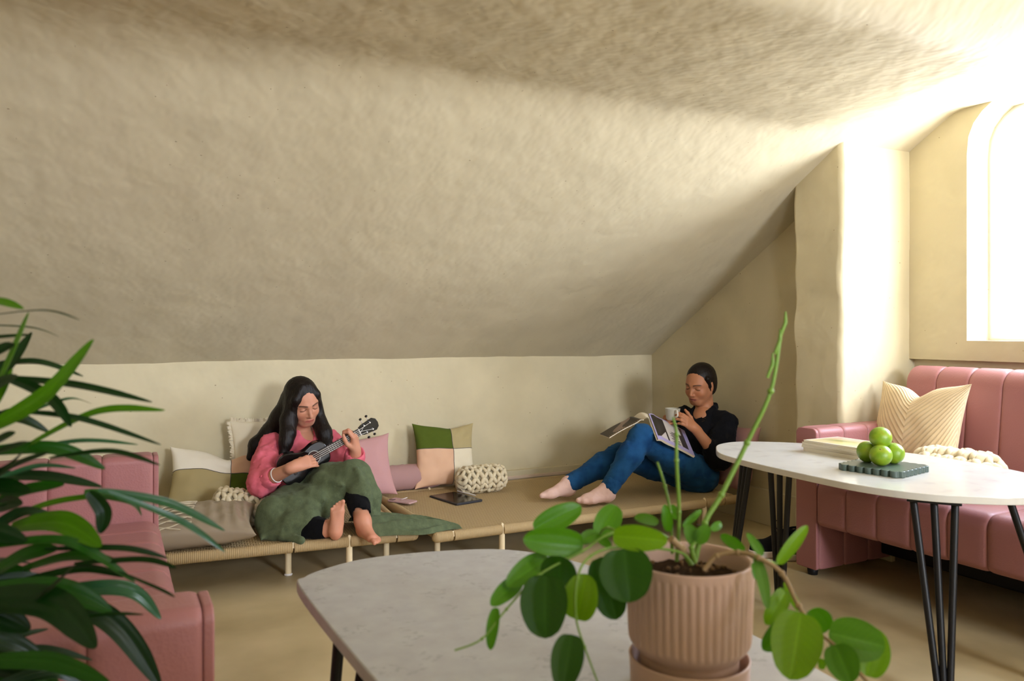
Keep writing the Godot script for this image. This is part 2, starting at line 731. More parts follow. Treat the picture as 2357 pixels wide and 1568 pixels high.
# in its own axes the sofa faces +x, its length runs along z
func sofa(length: float, label: String, at: Vector3, turn: float) -> void:
	var o := thing("sofa", label, "sofa", at, turn)
	var hz := length / 2
	var aw := 0.125
	for s in [-1.0, 1.0]:
		var zc: float = s * (hz - aw / 2)
		var cuts := [0.372, 0.355, 0.195, 0.035, -0.125, -0.285, -0.37]
		for k in cuts.size() - 1:
			var g := Geo.new()
			var pr := rrect(-aw / 2, 0.035, aw / 2, 0.67, [0.01, 0.01, 0.028, 0.028])
			if k == 0:
				pr = rrect(-aw / 2 + 0.004, 0.035, aw / 2 - 0.004, 0.667, [0.01, 0.01, 0.026, 0.026])
			g.channel(pr, Vector3(0, 0, 1), Vector3.UP, Vector3(cuts[k], 0, zc), Vector3(cuts[k + 1], 0, zc), 0.009 if k else 0.006)
			local(o, "arm_panel", g, leather)
		for f in [[0.33, 0], [-0.33, 0]]:
			var g := Geo.new()
			g.lathe(PackedVector2Array([Vector2(0.001, 0), Vector2(0.022, 0), Vector2(0.025, 0.036), Vector2(0.001, 0.036)]), Vector3(f[0], 0, zc), 12)
			local(o, "foot", g, black_metal)
	var inner := hz - aw
	var m := roundi(2 * inner / 0.152)
	for k in m:
		var za := -inner + 2 * inner * k / m
		var zb := -inner + 2 * inner * (k + 1) / m
		var g := Geo.new()
		g.channel(rrect(-0.34, 0.235, 0.378, 0.445, [0.02, 0.03, 0.055, 0.02]), Vector3.RIGHT, Vector3.UP, Vector3(0, 0, za), Vector3(0, 0, zb), 0.010, 12)
		local(o, "seat_panel", g, leather)
		g = Geo.new()
		var lean := 0.12
		var pr := PackedVector2Array()
		for p in rrect(-0.37, 0.40, -0.17, 0.94, [0.02, 0.02, 0.075, 0.06], 6):
			pr.append(Vector2(p.x - (p.y - 0.40) * lean * (1.0 if p.x > -0.27 else 0.0), p.y))
		g.channel(pr, Vector3.RIGHT, Vector3.UP, Vector3(0, 0, za), Vector3(0, 0, zb), 0.010, 12)
		local(o, "back_panel", g, leather)
	var g := Geo.new()
	g.rbox(Vector3(-0.2, 0.16, 0), Vector3(0.3, 0.2, 2 * inner + 0.01), 0.01, 1)
	local(o, "base", g, black_metal)

func hairpin(o: Node3D, top: Vector3, tip: Vector3, along: Vector3) -> void:
	var g := Geo.new()
	g.rbox(top + Vector3(0, -0.005, 0), Vector3(0.15, 0.008, 0.06), 0.003, 1, Basis(along, Vector3.UP, along.cross(Vector3.UP)))
	var leg := part(o, "leg", g, black_metal)
	for k in 3:
		g = Geo.new()
		var a: Vector3 = top + along * (k - 1) * 0.057 + Vector3(0, -0.008, 0)
		var b: Vector3 = tip + along * (k - 1) * 0.012
		var into: Vector3 = (b - a).normalized()
		g.tube(arr3([a - into * 0.004, b]), radii([0.0110, 0.0100], 2), 10)
		part(leg, "rod", g, black_metal)
	g = Geo.new()
	g.lathe(PackedVector2Array([Vector2(0.001, 0), Vector2(0.017, 0), Vector2(0.019, 0.004), Vector2(0.014, 0.012), Vector2(0.001, 0.014)]), Vector3(tip.x, 0, tip.z), 14)
	part(leg, "foot_pad", g, black_metal)

func table(label: String, outline: Array, base: Vector3, height: float, legs: Array, stone: Material) -> void:
	var o := thing("coffee_table", label, "table", base)
	var g := Geo.new()
	var pts: Array = []
	for p in outline:
		pts.append(Vector2(p[0], p[1]))
	g.slab(closed(pts, 8), height - 0.023, height, 0.003, 3)
	part(o, "tabletop", g, stone)
	for l in legs:
		hairpin(o, Vector3(l[0], height - 0.023, l[1]), Vector3(l[2], 0.0, l[3]), Vector3(cos(l[4]), 0, sin(l[4])))

func build_furniture() -> void:
	leather = mat(rgb8(158, 104, 101), 0.48, 0.45)
	relief(leather, noise_tex(0.09, 2, 256, 31, FastNoiseLite.TYPE_CELLULAR), 0.05)
	world_uv(leather, Vector3(6, 6, 6), false)
	leather.rim_enabled = true
	leather.rim = 0.15
	black_metal = mat(rgb8(20, 20, 22), 0.45, 0.4)
	sofa(1.62, "dusty pink leather sofa with channelled back under the bright window", Vector3(3.165, 0, -1.795), PI)
	sofa(1.83, "dusty pink leather sofa half hidden behind the palm fronds", Vector3(-0.23, 0, -2.215), 0.0)
	var stone := world_uv(mat(rgb8(186, 186, 188), 0.3, 0.45), Vector3(1.6, 1.6, 1.6))
	stone.albedo_texture = painted_stone()
	table("white stone coffee table carrying the potted trailing plant", [[0.322, -1.53], [0.345, -1.60], [0.407, -1.642], [0.50, -1.669], [0.647, -1.653], [0.80, -1.59], [0.89, -1.44], [0.93, -1.2], [0.932, -0.93], [0.89, -0.65], [0.77, -0.5], [0.6, -0.46], [0.44, -0.53], [0.355, -0.7], [0.332, -1.07]], Vector3(0.63, 0, -1.1), 0.605,
		[[0.43, -1.42, 0.36, -1.5, 0.5], [0.79, -1.42, 0.85, -1.5, -0.5], [0.45, -0.72, 0.38, -0.62, -0.5], [0.79, -0.72, 0.86, -0.62, 0.5]], stone)
	var white := world_uv(mat(rgb8(212, 209, 202), 0.2, 0.55), Vector3(1.3, 1.3, 1.3))
	white.albedo_texture = noise_tex(0.02, 4, 256, 33, FastNoiseLite.TYPE_SIMPLEX_SMOOTH, [[0.0, 0.25, 1.0], [Color(0.9, 0.9, 0.9), Color(0.97, 0.97, 0.965), Color(1, 1, 1)]])
	table("white oval coffee table in front of the right sofa, holding fruit and magazines", RIGHT_TABLE, Vector3(2.45, 0, -1.9), 0.605, RIGHT_LEGS, white)

func painted_stone() -> ImageTexture:
	var n := FastNoiseLite.new()
	n.seed = 12
	n.frequency = 0.02
	n.fractal_octaves = 4
	var fine := FastNoiseLite.new()
	fine.seed = 4
	fine.frequency = 0.045
	fine.noise_type = FastNoiseLite.TYPE_CELLULAR
	return painted(Vector2i(512, 512), func(x: int, y: int) -> Color:
		var a: float = n.get_noise_2d(x, y)
		var s := 0.955 + 0.05 * a
		if n.get_noise_2d(x * 0.7 + 900, y * 0.7) > 0.18:
			s -= 0.085 * smoothstep(0.02, 0.28, n.get_noise_2d(x * 3.1, y * 3.6 + 300)) * smoothstep(0.18, 0.4, n.get_noise_2d(x * 0.7 + 900, y * 0.7))
		return Color(s, s * (0.995 + 0.01 * a), s * 0.99))
# ---------------------------------------------------------------- woven daybeds
var cord: StandardMaterial3D
var weave: StandardMaterial3D
var cream_metal: StandardMaterial3D

func woven_height(x: int, y: int, n: int) -> float:
	var u := fposmod(float(x) / n * 8.0, 8.0)
	var w := fposmod(float(y) / n * 8.0, 8.0)
	var a := int(u)
	var b := int(w)
	var p := u - a - 0.5
	var q := w - b - 0.5
	var over := (a + b) % 4 < 2
	var across := sqrt(maxf(0.0, 1.0 - pow(p / 0.5, 2.0))) if over else sqrt(maxf(0.0, 1.0 - pow(q / 0.5, 2.0)))
	var under := sqrt(maxf(0.0, 1.0 - pow(q / 0.5, 2.0))) if over else sqrt(maxf(0.0, 1.0 - pow(p / 0.5, 2.0)))
	return maxf(0.35 + 0.65 * across, 0.55 * under) if across > 0.35 else 0.55 * under

func build_weave() -> void:
	var n := 256
	var h := painted(Vector2i(n, n), func(x: int, y: int) -> Color:
		var k := woven_height(x, y, n)
		return Color(k, k, k))
	var fleck := FastNoiseLite.new()
	fleck.seed = 9
	fleck.frequency = 0.05
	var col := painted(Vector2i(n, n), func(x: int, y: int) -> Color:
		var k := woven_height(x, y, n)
		var d := 0.14 + 0.86 * smoothstep(0.2, 0.66, k) + 0.05 * fleck.get_noise_2d(x, y)  # shade in the holes between cords is painted into the colour
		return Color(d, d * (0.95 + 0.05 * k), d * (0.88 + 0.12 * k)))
	weave = mat(rgb8(186, 162, 120), 0.75, 0.3)
	weave.albedo_texture = col
	relief(weave, h, 0.45)
	cord = mat(rgb8(170, 146, 106), 0.7, 0.3)
	cream_metal = mat(rgb8(222, 203, 164), 0.45, 0.4)

func wrapped_rail(a: Vector3, b: Vector3, r: float, end_a := false, end_b := false) -> Geo:
	var g := Geo.new()
	var pts := PackedVector3Array()
	var rs := PackedFloat32Array()
	var n := maxi(4, roundi(a.distance_to(b) / 0.0075)) * 3
	var d := a.distance_to(b)
	for k in n + 1:
		var f := float(k) / n
		pts.append(a.lerp(b, f))
		var q := r - (0.0016 if k % 3 == 0 else 0.0)
		var ea := f * d
		var eb := (1.0 - f) * d
		if end_a and ea < r:
			q *= sqrt(maxf(0.02, 1.0 - pow(1.0 - ea / r, 2.0)))
		if end_b and eb < r:
			q *= sqrt(maxf(0.02, 1.0 - pow(1.0 - eb / r, 2.0)))
		rs.append(q)
	g.tube(pts, rs, 12)
	return g

# own axes: x along the front, the back at -depth; posts are legs at the rail, arms carry legs set back under the seat
func daybed(label: String, at: Vector3, turn: float, length: float, depth: float, posts: Array, arms: Array, sag: float) -> void:
	var o := thing("woven_daybed", label, "daybed", at, turn, "low woven daybeds along the back wall")
	var r := 0.0245
	var y := 0.175
	for back in 2:
		var z := -r - back * (depth - 2 * r)
		var cuts := [0.0]
		cuts.append_array(posts)
		cuts.append_array(arms)
		cuts.append(length)
		cuts.sort()
		for k in cuts.size() - 1:
			var a: float = cuts[k] + (0.0 if k == 0 else 0.004)
			var b: float = cuts[k + 1] - (0.0 if k == cuts.size() - 2 else 0.004)
			local(o, "wrapped_rail", wrapped_rail(Vector3(a, y, z), Vector3(b, y, z), r, k == 0, k == cuts.size() - 2), cord)
	for e in 2:
		var x := 0.045 + e * (length - 0.09)
		local(o, "wrapped_rail", wrapped_rail(Vector3(x, y, -2.4 * r), Vector3(x, y, -depth + 2.4 * r), r), cord)
	var g := Geo.new()
	g.grid(64, 40, func(a: float, b: float) -> Vector3:
		var s := sin(PI * a) * sin(PI * b)
		return Vector3(0.03 + a * (length - 0.06), y + r * 0.72 - sag * pow(s, 0.7), -0.016 - b * (depth - 0.032)), false, Vector2(length, depth) / 0.092)
	g.group += 1
	g.grid(16, 10, func(a: float, b: float) -> Vector3:
		var s := sin(PI * a) * sin(PI * b)
		return Vector3(0.03 + a * (length - 0.06), y - 0.004 - sag * pow(s, 0.7), -0.016 - b * (depth - 0.032)), true, Vector2(length, depth) / 0.092)
	local(o, "woven_seat", g, weave)
	for p in posts:
		for back in 2:
			var z := -r - back * (depth - 2 * r)
			g = Geo.new()
			g.tube(arr3([Vector3(p, 0.006, z), Vector3(p, 0.10, z), Vector3(p, 0.192, z), Vector3(p, 0.205, z)]), radii([0.0145, 0.0145, 0.0135, 0.004], 4), 14)
			local(o, "leg", g, cream_metal)
			_foot(o, Vector3(p, 0, z))
	for p in arms:
		g = Geo.new()
		var zf := -r
		var zb := -depth + r
		g.tube(spline([Vector3(p, 0.186, zf + 0.012), Vector3(p, 0.17, zf - 0.03), Vector3(p, 0.142, zf - 0.10), Vector3(p, 0.132, zf - 0.19), Vector3(p, 0.130, (zf + zb) / 2), Vector3(p, 0.132, zb + 0.19), Vector3(p, 0.142, zb + 0.10), Vector3(p, 0.17, zb + 0.03), Vector3(p, 0.186, zb - 0.012)], 6), PackedFloat32Array([0.013]), 12)
		local(o, "support_arm", g, cream_metal)
		for z in [zf - 0.19, zb + 0.19]:
			g = Geo.new()
			g.tube(arr3([Vector3(p, 0.006, z), Vector3(p, 0.06, z), Vector3(p, 0.134, z)]), radii([0.0145, 0.0145], 3), 14)
			local(o, "leg", g, cream_metal)
			_foot(o, Vector3(p, 0, z))

func _foot(o: Node3D, at: Vector3) -> void:
	var g := Geo.new()
	g.lathe(PackedVector2Array([Vector2(0.001, 0), Vector2(0.018, 0), Vector2(0.019, 0.006), Vector2(0.015, 0.010), Vector2(0.001, 0.011)]), at, 14)
	local(o, "foot_pad", g, white_plastic)

var white_plastic: StandardMaterial3D

# ---------------------------------------------------------------- cushions
var folds := FastNoiseLite.new()

func pillow_at(u: float, w: float, size: Vector2, thick: float, side: float, wrinkle: float, pull: float) -> Vector3:
	var x := size.x / 2 * u * (1.0 - pull * (1.0 - w * w) * pow(absf(u), 3.0) + 0.25 * pull * pow(absf(w * u), 6.0))
	var y := size.y / 2 * w * (1.0 - pull * (1.0 - u * u) * pow(absf(w), 3.0) + 0.25 * pull * pow(absf(w * u), 6.0))
	var e := maxf(0.0, (1.0 - u * u) * (1.0 - w * w))
	var z := thick / 2 * pow(e, 0.42) * side
	z += wrinkle * folds.get_noise_3d(u * 2.2, w * 2.2, side * 3 + size.x * 9) * pow(e, 0.3)
	return Vector3(x, y, z)

func pillow_patch(t: Transform3D, size: Vector2, thick: float, from: Vector2, to: Vector2, wrinkle := 0.012, pull := 0.10, n := 22, uvs := Vector2.ONE, sides := [1.0, -1.0], dent: Variant = null) -> Geo:
	var g := Geo.new()
	for side in sides:
		g.grid(n, n, func(a: float, b: float) -> Vector3:
			var u := lerpf(from.x, to.x, a)
			var w := lerpf(from.y, to.y, b)
			# spend more rows near the rim, where the cushion turns over
			u = sin(u * PI / 2)
			w = sin(w * PI / 2)
			var p := pillow_at(u, w, size, thick, side, wrinkle, pull)
			if dent != null:
				p = dent.call(p, u, w)
			return t * p, side < 0, uvs)
	return g

func seam_line(t: Transform3D, size: Vector2, thick: float, across: bool, at: float, sag: Variant, wrinkle := 0.012, pull := 0.10) -> Geo:
	var g := Geo.new()
	for side in [1.0, -1.0]:
		var pts := PackedVector3Array()
		for k in 31:
			var q := sin((k / 15.0 - 1.0) * PI / 2) * 0.997
			var p := pillow_at(q if across else sin(at * PI / 2), sin(at * PI / 2) if across else q, size, thick, side, wrinkle, pull)
			p = sag.call(p, q if across else sin(at * PI / 2), sin(at * PI / 2) if across else q)
			pts.append(t * (p + Vector3(0, 0, side * 0.001)))
		g.tube(pts, PackedFloat32Array([0.0016]), 6)
	return g

func posed(at: Vector3, right: Vector3, up: Vector3) -> Transform3D:
	var x := right.normalized()
	var z := x.cross(up).normalized()
	return Transform3D(Basis(x, z.cross(x).normalized(), z), at)

func cloth_mat(c: Color, scale := 0.05, freq := 0.22) -> StandardMaterial3D:
	var m := mat(c, 0.9, 0.2)
	m.rim_enabled = true
	m.rim = 0.25
	world_uv(m, Vector3(7, 7, 7), false)
	relief(m, weft, scale)
	return m

var weft: Texture2D

func patchwork(label: String, t: Transform3D, size: Vector2, thick: float, cols: Array, split: Vector2, slump := 0.0) -> void:
	var o := thing("patchwork_cushion", label, "cushion", t.origin - Vector3(0, size.y / 2, 0), 0.0)
	var sag := func(p: Vector3, u: float, w: float) -> Vector3: return p - Vector3(0, slump * exp(-pow((u - 0.25) / 0.35, 2.0)) * smoothstep(-0.6, 1.0, w), 0)
	var areas := [[-1.0, split.x, split.y, 1.0], [split.x, 1.0, split.y, 1.0], [-1.0, split.x, -1.0, split.y], [split.x, 1.0, -1.0, split.y]]
	for k in 4:
		var q: Array = areas[k]
		part(o, "patch", pillow_patch(t, size, thick, Vector2(q[0], q[2]), Vector2(q[1], q[3]), 0.012, 0.10, 22, Vector2.ONE, [1.0, -1.0], sag), cols[k])
	var thread := mat(rgb8(84, 78, 80), 0.9)
	part(o, "seam", seam_line(t, size, thick, true, split.y, sag), thread)
	part(o, "seam", seam_line(t, size, thick, false, split.x, sag), thread)

# a bolster of thick pale cords knotted into a net over a darker core; runs along +x of t
func knotted(called: String, label: String, t: Transform3D, length: float, r: float, count: int, thick: float, core: Material, net: Material, flat := 1.0) -> void:
	var o := thing(called, label, "cushion", t.origin - Vector3(0, r, 0), 0.0)
	var g := Geo.new()
	g.grid(28, 20, func(a: float, b: float) -> Vector3:
		var x := lerpf(-0.5, 0.5, b)
		var q := r * pow(maxf(0.0, 1.0 - pow(absf(x) * 2.0, 6.0)), 0.5) - thick * 0.4
		q = maxf(q, 0.0005)
		return t * Vector3(x * length, sin(a * TAU) * q * flat, cos(a * TAU) * q))
	part(o, "core", g, core)
	g = Geo.new()
	var waves := length / 0.050
	for k in count:
		var pts := PackedVector3Array()
		var rs := PackedFloat32Array()
		for j in 61:
			var f := j / 60.0
			var x := f - 0.5
			var q := r * pow(maxf(0.0, 1.0 - pow(absf(x) * 2.0, 8.0)), 0.5) + 0.001
			var a := TAU * k / count + (1.0 if k % 2 else -1.0) * (PI / count) * 0.86 * sin(f * waves * TAU) + 0.05 * sin(k * 5.0 + f * 9.0)
			var lift := 0.004 * cos(f * waves * TAU * 2.0) + 0.002 * sin(k * 3.0 + f * 20.0)
			pts.append(t * Vector3(x * length, sin(a) * (q + lift) * flat, cos(a) * (q + lift)))
			rs.append(thick * (0.9 + 0.14 * sin(k * 7.0 + f * 31.0)))
		g.tube(pts, rs, 7)
	part(o, "knotted_net", g, net)

func build_soft() -> void:
	folds.seed = 77
	folds.frequency = 0.8
	folds.fractal_octaves = 2
	weft = noise_tex(0.25, 2, 256, 41)
	var cream := cloth_mat(rgb8(226, 214, 186))
	var white := cloth_mat(rgb8(238, 230, 212))
	var khaki := cloth_mat(rgb8(176, 160, 116))
	var peach := cloth_mat(rgb8(222, 180, 148))
	var green := cloth_mat(rgb8(82, 96, 34))
	var rose := cloth_mat(rgb8(196, 150, 148))
	var rose_dark := cloth_mat(rgb8(176, 138, 134), 0.12)

	# fringed cushion behind the seated player
	var t := posed(Vector3(0.765, 0.425, -4.285), Vector3(1, 0.02, -0.02), Vector3(0, 1, -0.12))
	var o := thing("fringed_cushion", "cream linen cushion with a frayed edge behind the woman in pink", "cushion", Vector3(0.765, 0.2, -4.28))
	part(o, "cover", pillow_patch(t, Vector2(0.43, 0.43), 0.11, Vector2(-1, -1), Vector2(1, 1), 0.01, 0.06, 30), cream)
	var g := Geo.new()
	var rng := RandomNumberGenerator.new()
	rng.seed = 3
	for e in 4:
		for lay in 2:
			var s := g.v.size()
			var n := 90
			for k in n + 1:
				var q := 2.0 * k / n - 1.0
				var u: float = [q, 1.0, -q, -1.0][e]
				var w: float = [-1.0, q, 1.0, -q][e]
				var a := pillow_at(u * 0.985, w * 0.985, Vector2(0.43, 0.43), 0.02, 1.0, 0.0, 0.06)
				var outw := Vector3([0, 1, 0, -1][e], [-1, 0, 1, 0][e], 0)
				var wob := rng.randf_range(-0.007, 0.007)
				g.vert(t * (a + Vector3(0, 0, wob * 0.3)))
				g.vert(t * (a + outw * rng.randf_range(0.010, 0.026) + Vector3(0, 0, wob + (lay - 0.5) * 0.012)))
			for k in n:
				g.quad(s + k * 2, s + k * 2 + 1, s + k * 2 + 3, s + k * 2 + 2)
			g.group += 1
	var fr := part(o, "frayed_edge", g, cream)
	fr.set_meta("kind", "stuff")

	# patchwork cushions
	patchwork("cream, khaki, peach and green patchwork cushion leaning left of the woman in pink", posed(Vector3(0.45, 0.345, -4.19), Vector3(1, -0.13, 0.05), Vector3(0.05, 1, -0.75)), Vector2(0.43, 0.36), 0.15, [white, peach, khaki, green], Vector2(0.22, 0.12), 0.045)
	patchwork("green, khaki, peach and cream patchwork cushion beside the knotted cushion and tablet", posed(Vector3(1.73, 0.378, -4.255), Vector3(1, -0.04, 0.04), Vector3(-0.1, 1, -0.28)), Vector2(0.375, 0.37), 0.11, [green, khaki, peach, cream], Vector2(0.12, 0.13), 0.012)

	# rose square and bolster
	t = posed(Vector3(1.19, 0.355, -4.2), Vector3(1, 0.06, 0.05), Vector3(-0.06, 1, -0.35))
	solo("square_cushion", pillow_patch(t, Vector2(0.40, 0.34), 0.12, Vector2(-1, -1), Vector2(1, 1), 0.012, 0.10, 30), rose, Vector3(1.19, 0.2, -4.2), "plain dusty rose square cushion right of the woman in pink", "cushion")
	g = Geo.new()
	var cyl := PackedVector2Array()
	for k in 25:
		var f := k / 24.0
		var e := absf(2 * f - 1)
		cyl.append(Vector2(maxf(0.001, 0.073 * pow(maxf(0.0, 1.0 - pow(e, 9.0)), 0.5)), (f - 0.5) * 0.46))
	g.lathe(cyl, Vector3(1.50, 0.266, -4.28), 32, func(a: float, y: float, k: int) -> float: return 0.0025 * folds.get_noise_3d(cos(a) * 3, y * 40, sin(a) * 3), Basis(Vector3(0, 0, 1), Vector3(1, 0, 0.02), Vector3(0, 1, 0)))
	solo("bolster", g, rose_dark, Vector3(1.50, 0.193, -4.28), "mauve textured bolster lying behind the rose and patchwork cushions", "bolster")

	# knotted bolsters
	var greige := cloth_mat(rgb8(158, 148, 124))
	var string := cloth_mat(rgb8(214, 200, 168), 0.1)
	knotted("knotted_cushion", "beige knotted cord cushion beside the tablet on the right daybed", Transform3D(Basis(Vector3(1, 0.02, 0.06).normalized(), Vector3.UP, Vector3(-0.06, 0, 1).normalized()), Vector3(1.875, 0.262, -4.06)), 0.29, 0.066, 13, 0.0128, greige, string)
	knotted("knotted_cushion", "beige knotted cord cushion tucked between the patchwork cushion and green blanket", Transform3D(Basis(Vector3(1, -0.22, 0.3).normalized(), Vector3.UP, Vector3(-0.3, 0, 1).normalized()), Vector3(0.565, 0.268, -3.86)), 0.30, 0.072, 14, 0.0128, greige, string)
	knotted("knotted_cushion", "ivory braided cord cushion lying on the right sofa seat", Transform3D(Basis(Vector3(0.1, 0, 1).normalized(), Vector3.UP, Vector3(-1, 0, 0.1).normalized()), Vector3(3.08, 0.525, -2.02)), 0.33, 0.085, 10, 0.021, string, cloth_mat(rgb8(228, 212, 178), 0.1), 0.95)

	# pleated tan leather cushion in front
	var tan_leather := mat(rgb8(150, 134, 112), 0.42, 0.45)
	t = posed(Vector3(0.315, 0.266, -3.645), Vector3(1.0, 0.02, 0.17), Vector3(0.33, 0.10, -0.93))
	o = thing("pleated_cushion", "taupe leather cushion with pleats and stitched end panel at the daybed front", "cushion", Vector3(0.315, 0.196, -3.645))
	part(o, "cover", pillow_patch(t, Vector2(0.50, 0.40), 0.15, Vector2(-1, -1), Vector2(1, 1), 0.010, 0.10, 54, Vector2.ONE, [1.0, -1.0], func(p: Vector3, u: float, w: float) -> Vector3:
		var pleat := 0.006 * sin(u * 30.0 + 2.0 * w) * smoothstep(0.05, 0.25, u) * smoothstep(0.99, 0.85, u) * (1.0 - w * w)
		var e := maxf(0.02, (1.0 - u * u) * (1.0 - w * w))
		return Vector3(p.x, p.y, p.z * pow(e, -0.07) + pleat * signf(p.z))), tan_leather)
	g = Geo.new()
	for k in 9:
		for way in [-1.0, 1.0]:
			var pts := PackedVector3Array()
			for j in 11:
				var u := -0.80 + 0.80 * j / 10.0
				var w: float = -0.85 + 0.2 * k + way * 0.25 * (j / 10.0 - 0.5)
				if absf(w) < 0.95:
					pts.append(t * (pillow_at(u, w, Vector2(0.50, 0.40), 0.15, 1.0, 0.010, 0.10) + Vector3(0, 0, 0.006)))
			if pts.size() > 2:
				g.tube(pts, PackedFloat32Array([0.0035]), 5)
	part(o, "stitched_panel", g, mat(rgb8(196, 182, 154), 0.6))

	# rose cushion behind the reader's back
	t = posed(Vector3(3.24, 0.37, -3.50), Vector3(-0.15, 0.02, 1), Vector3(0.25, 1, 0.0))
	solo("back_cushion", pillow_patch(t, Vector2(0.42, 0.38), 0.12, Vector2(-1, -1), Vector2(1, 1), 0.012, 0.08, 30), rose, Vector3(3.24, 0.19, -3.50), "dusty rose cushion behind the back of the woman in black", "cushion")

	# chevron cushion on the sofa
	var chev := mat(rgb8(236, 216, 182), 0.85, 0.25)
	var ridge := func(x: int, y: int) -> float:
		var u := absf(x / 256.0 - 0.5) * 2.0
		var s := fposmod((y / 256.0 - u * 0.55) * 22.0, 1.0)
		var r := sqrt(maxf(0.0, 1.0 - pow(2.0 * s - 1.0, 2.0)))
		var q := fposmod((y / 256.0 + u * 0.9) * 64.0, 1.0)
		return clampf(r * (0.72 + 0.28 * sin(q * PI)), 0.0, 1.0)
	relief(chev, painted(Vector2i(256, 256), func(x: int, y: int) -> Color:
		var h: float = ridge.call(x, y)
		return Color(h, h, h)), 0.35)
	chev.albedo_texture = painted(Vector2i(256, 256), func(x: int, y: int) -> Color:
		var h: float = ridge.call(x, y)
		var s := 0.86 + 0.14 * h
		return Color(s, s * 0.98, s * 0.95))
	t = posed(Vector3(3.235, 0.655, -2.315), Vector3(-0.1, 0.03, 1), Vector3(0.28, 1, 0.0))
	solo("chevron_cushion", pillow_patch(t, Vector2(0.46, 0.44), 0.15, Vector2(-1, -1), Vector2(1, 1), 0.006, 0.10, 40, Vector2.ONE, [1.0, -1.0], func(p: Vector3, u: float, w: float) -> Vector3:
		return p + Vector3(0, -0.045 * exp(-u * u * 14.0) * smoothstep(0.2, 1.0, w), 0)), chev, Vector3(3.235, 0.445, -2.315), "cream chevron weave cushion with dented top on the right sofa", "cushion")

func build_benches() -> void:
	white_plastic = mat(rgb8(226, 220, 214), 0.4)
	build_weave()
	daybed("woven cord daybed under the woman in pink, its rounded end beside the other daybed", Vector3(-0.26, 0, -3.475), -0.085, 1.505, 0.87, [0.22, 1.19], [0.95, 1.40], 0.006)
	daybed("longer woven cord daybed on the right carrying tablet and woman in black", Vector3(1.275, 0, -3.262), 0.0, 1.835, 1.0, [0.35, 1.57], [0.10, 1.70], 0.012)
# ---------------------------------------------------------------- plants
func leaf_mat(c: Color, gloss := 0.38) -> StandardMaterial3D:
	var m := mat(c, gloss, 0.4)
	m.backlight_enabled = true
	m.backlight = Color(0.7, 0.8, 0.1)
	m.albedo_texture = veins
	return m

var veins: Texture2D

func blade(path: PackedVector3Array, width: float, up: Vector3, profile: Outline, cup: float, crease: float, nu := 10) -> Geo:
	var g := Geo.new()
	var n := path.size() - 1
	g.grid(nu, n, func(a: float, b: float) -> Vector3:
		var k := clampi(roundi(b * n), 0, n)
		var t: Vector3 = (path[mini(k + 1, n)] - path[maxi(k - 1, 0)]).normalized()
		var side := t.cross(up).normalized()
		var nor := side.cross(t)
		var s := a * 2.0 - 1.0
		var w: float = profile.of(b) * width / 2
		return path[k] + side * s * w + nor * w * (cup * s * s - crease * (1.0 - absf(s)) + 0.03 * sin(s * 9.0)), false)
	return g

class Outline:
	var kind := 0
	func _init(k := 0) -> void:
		kind = k
	func of(b: float) -> float:
		if kind == 0:   # broad oval leaf with a short point
			return clampf(pow(maxf(0.0, sin(PI * pow(b, 0.85))), 0.52) * (1.0 if b < 0.86 else lerpf(1.0, 0.72, (b - 0.86) / 0.14)), 0.0, 1.0)
		return pow(maxf(0.0, sin(PI * clampf(0.06 + 0.93 * b, 0.0, 1.0))), 0.55) * (1.0 if b < 0.75 else lerpf(1.0, 0.75, (b - 0.75) / 0.25))

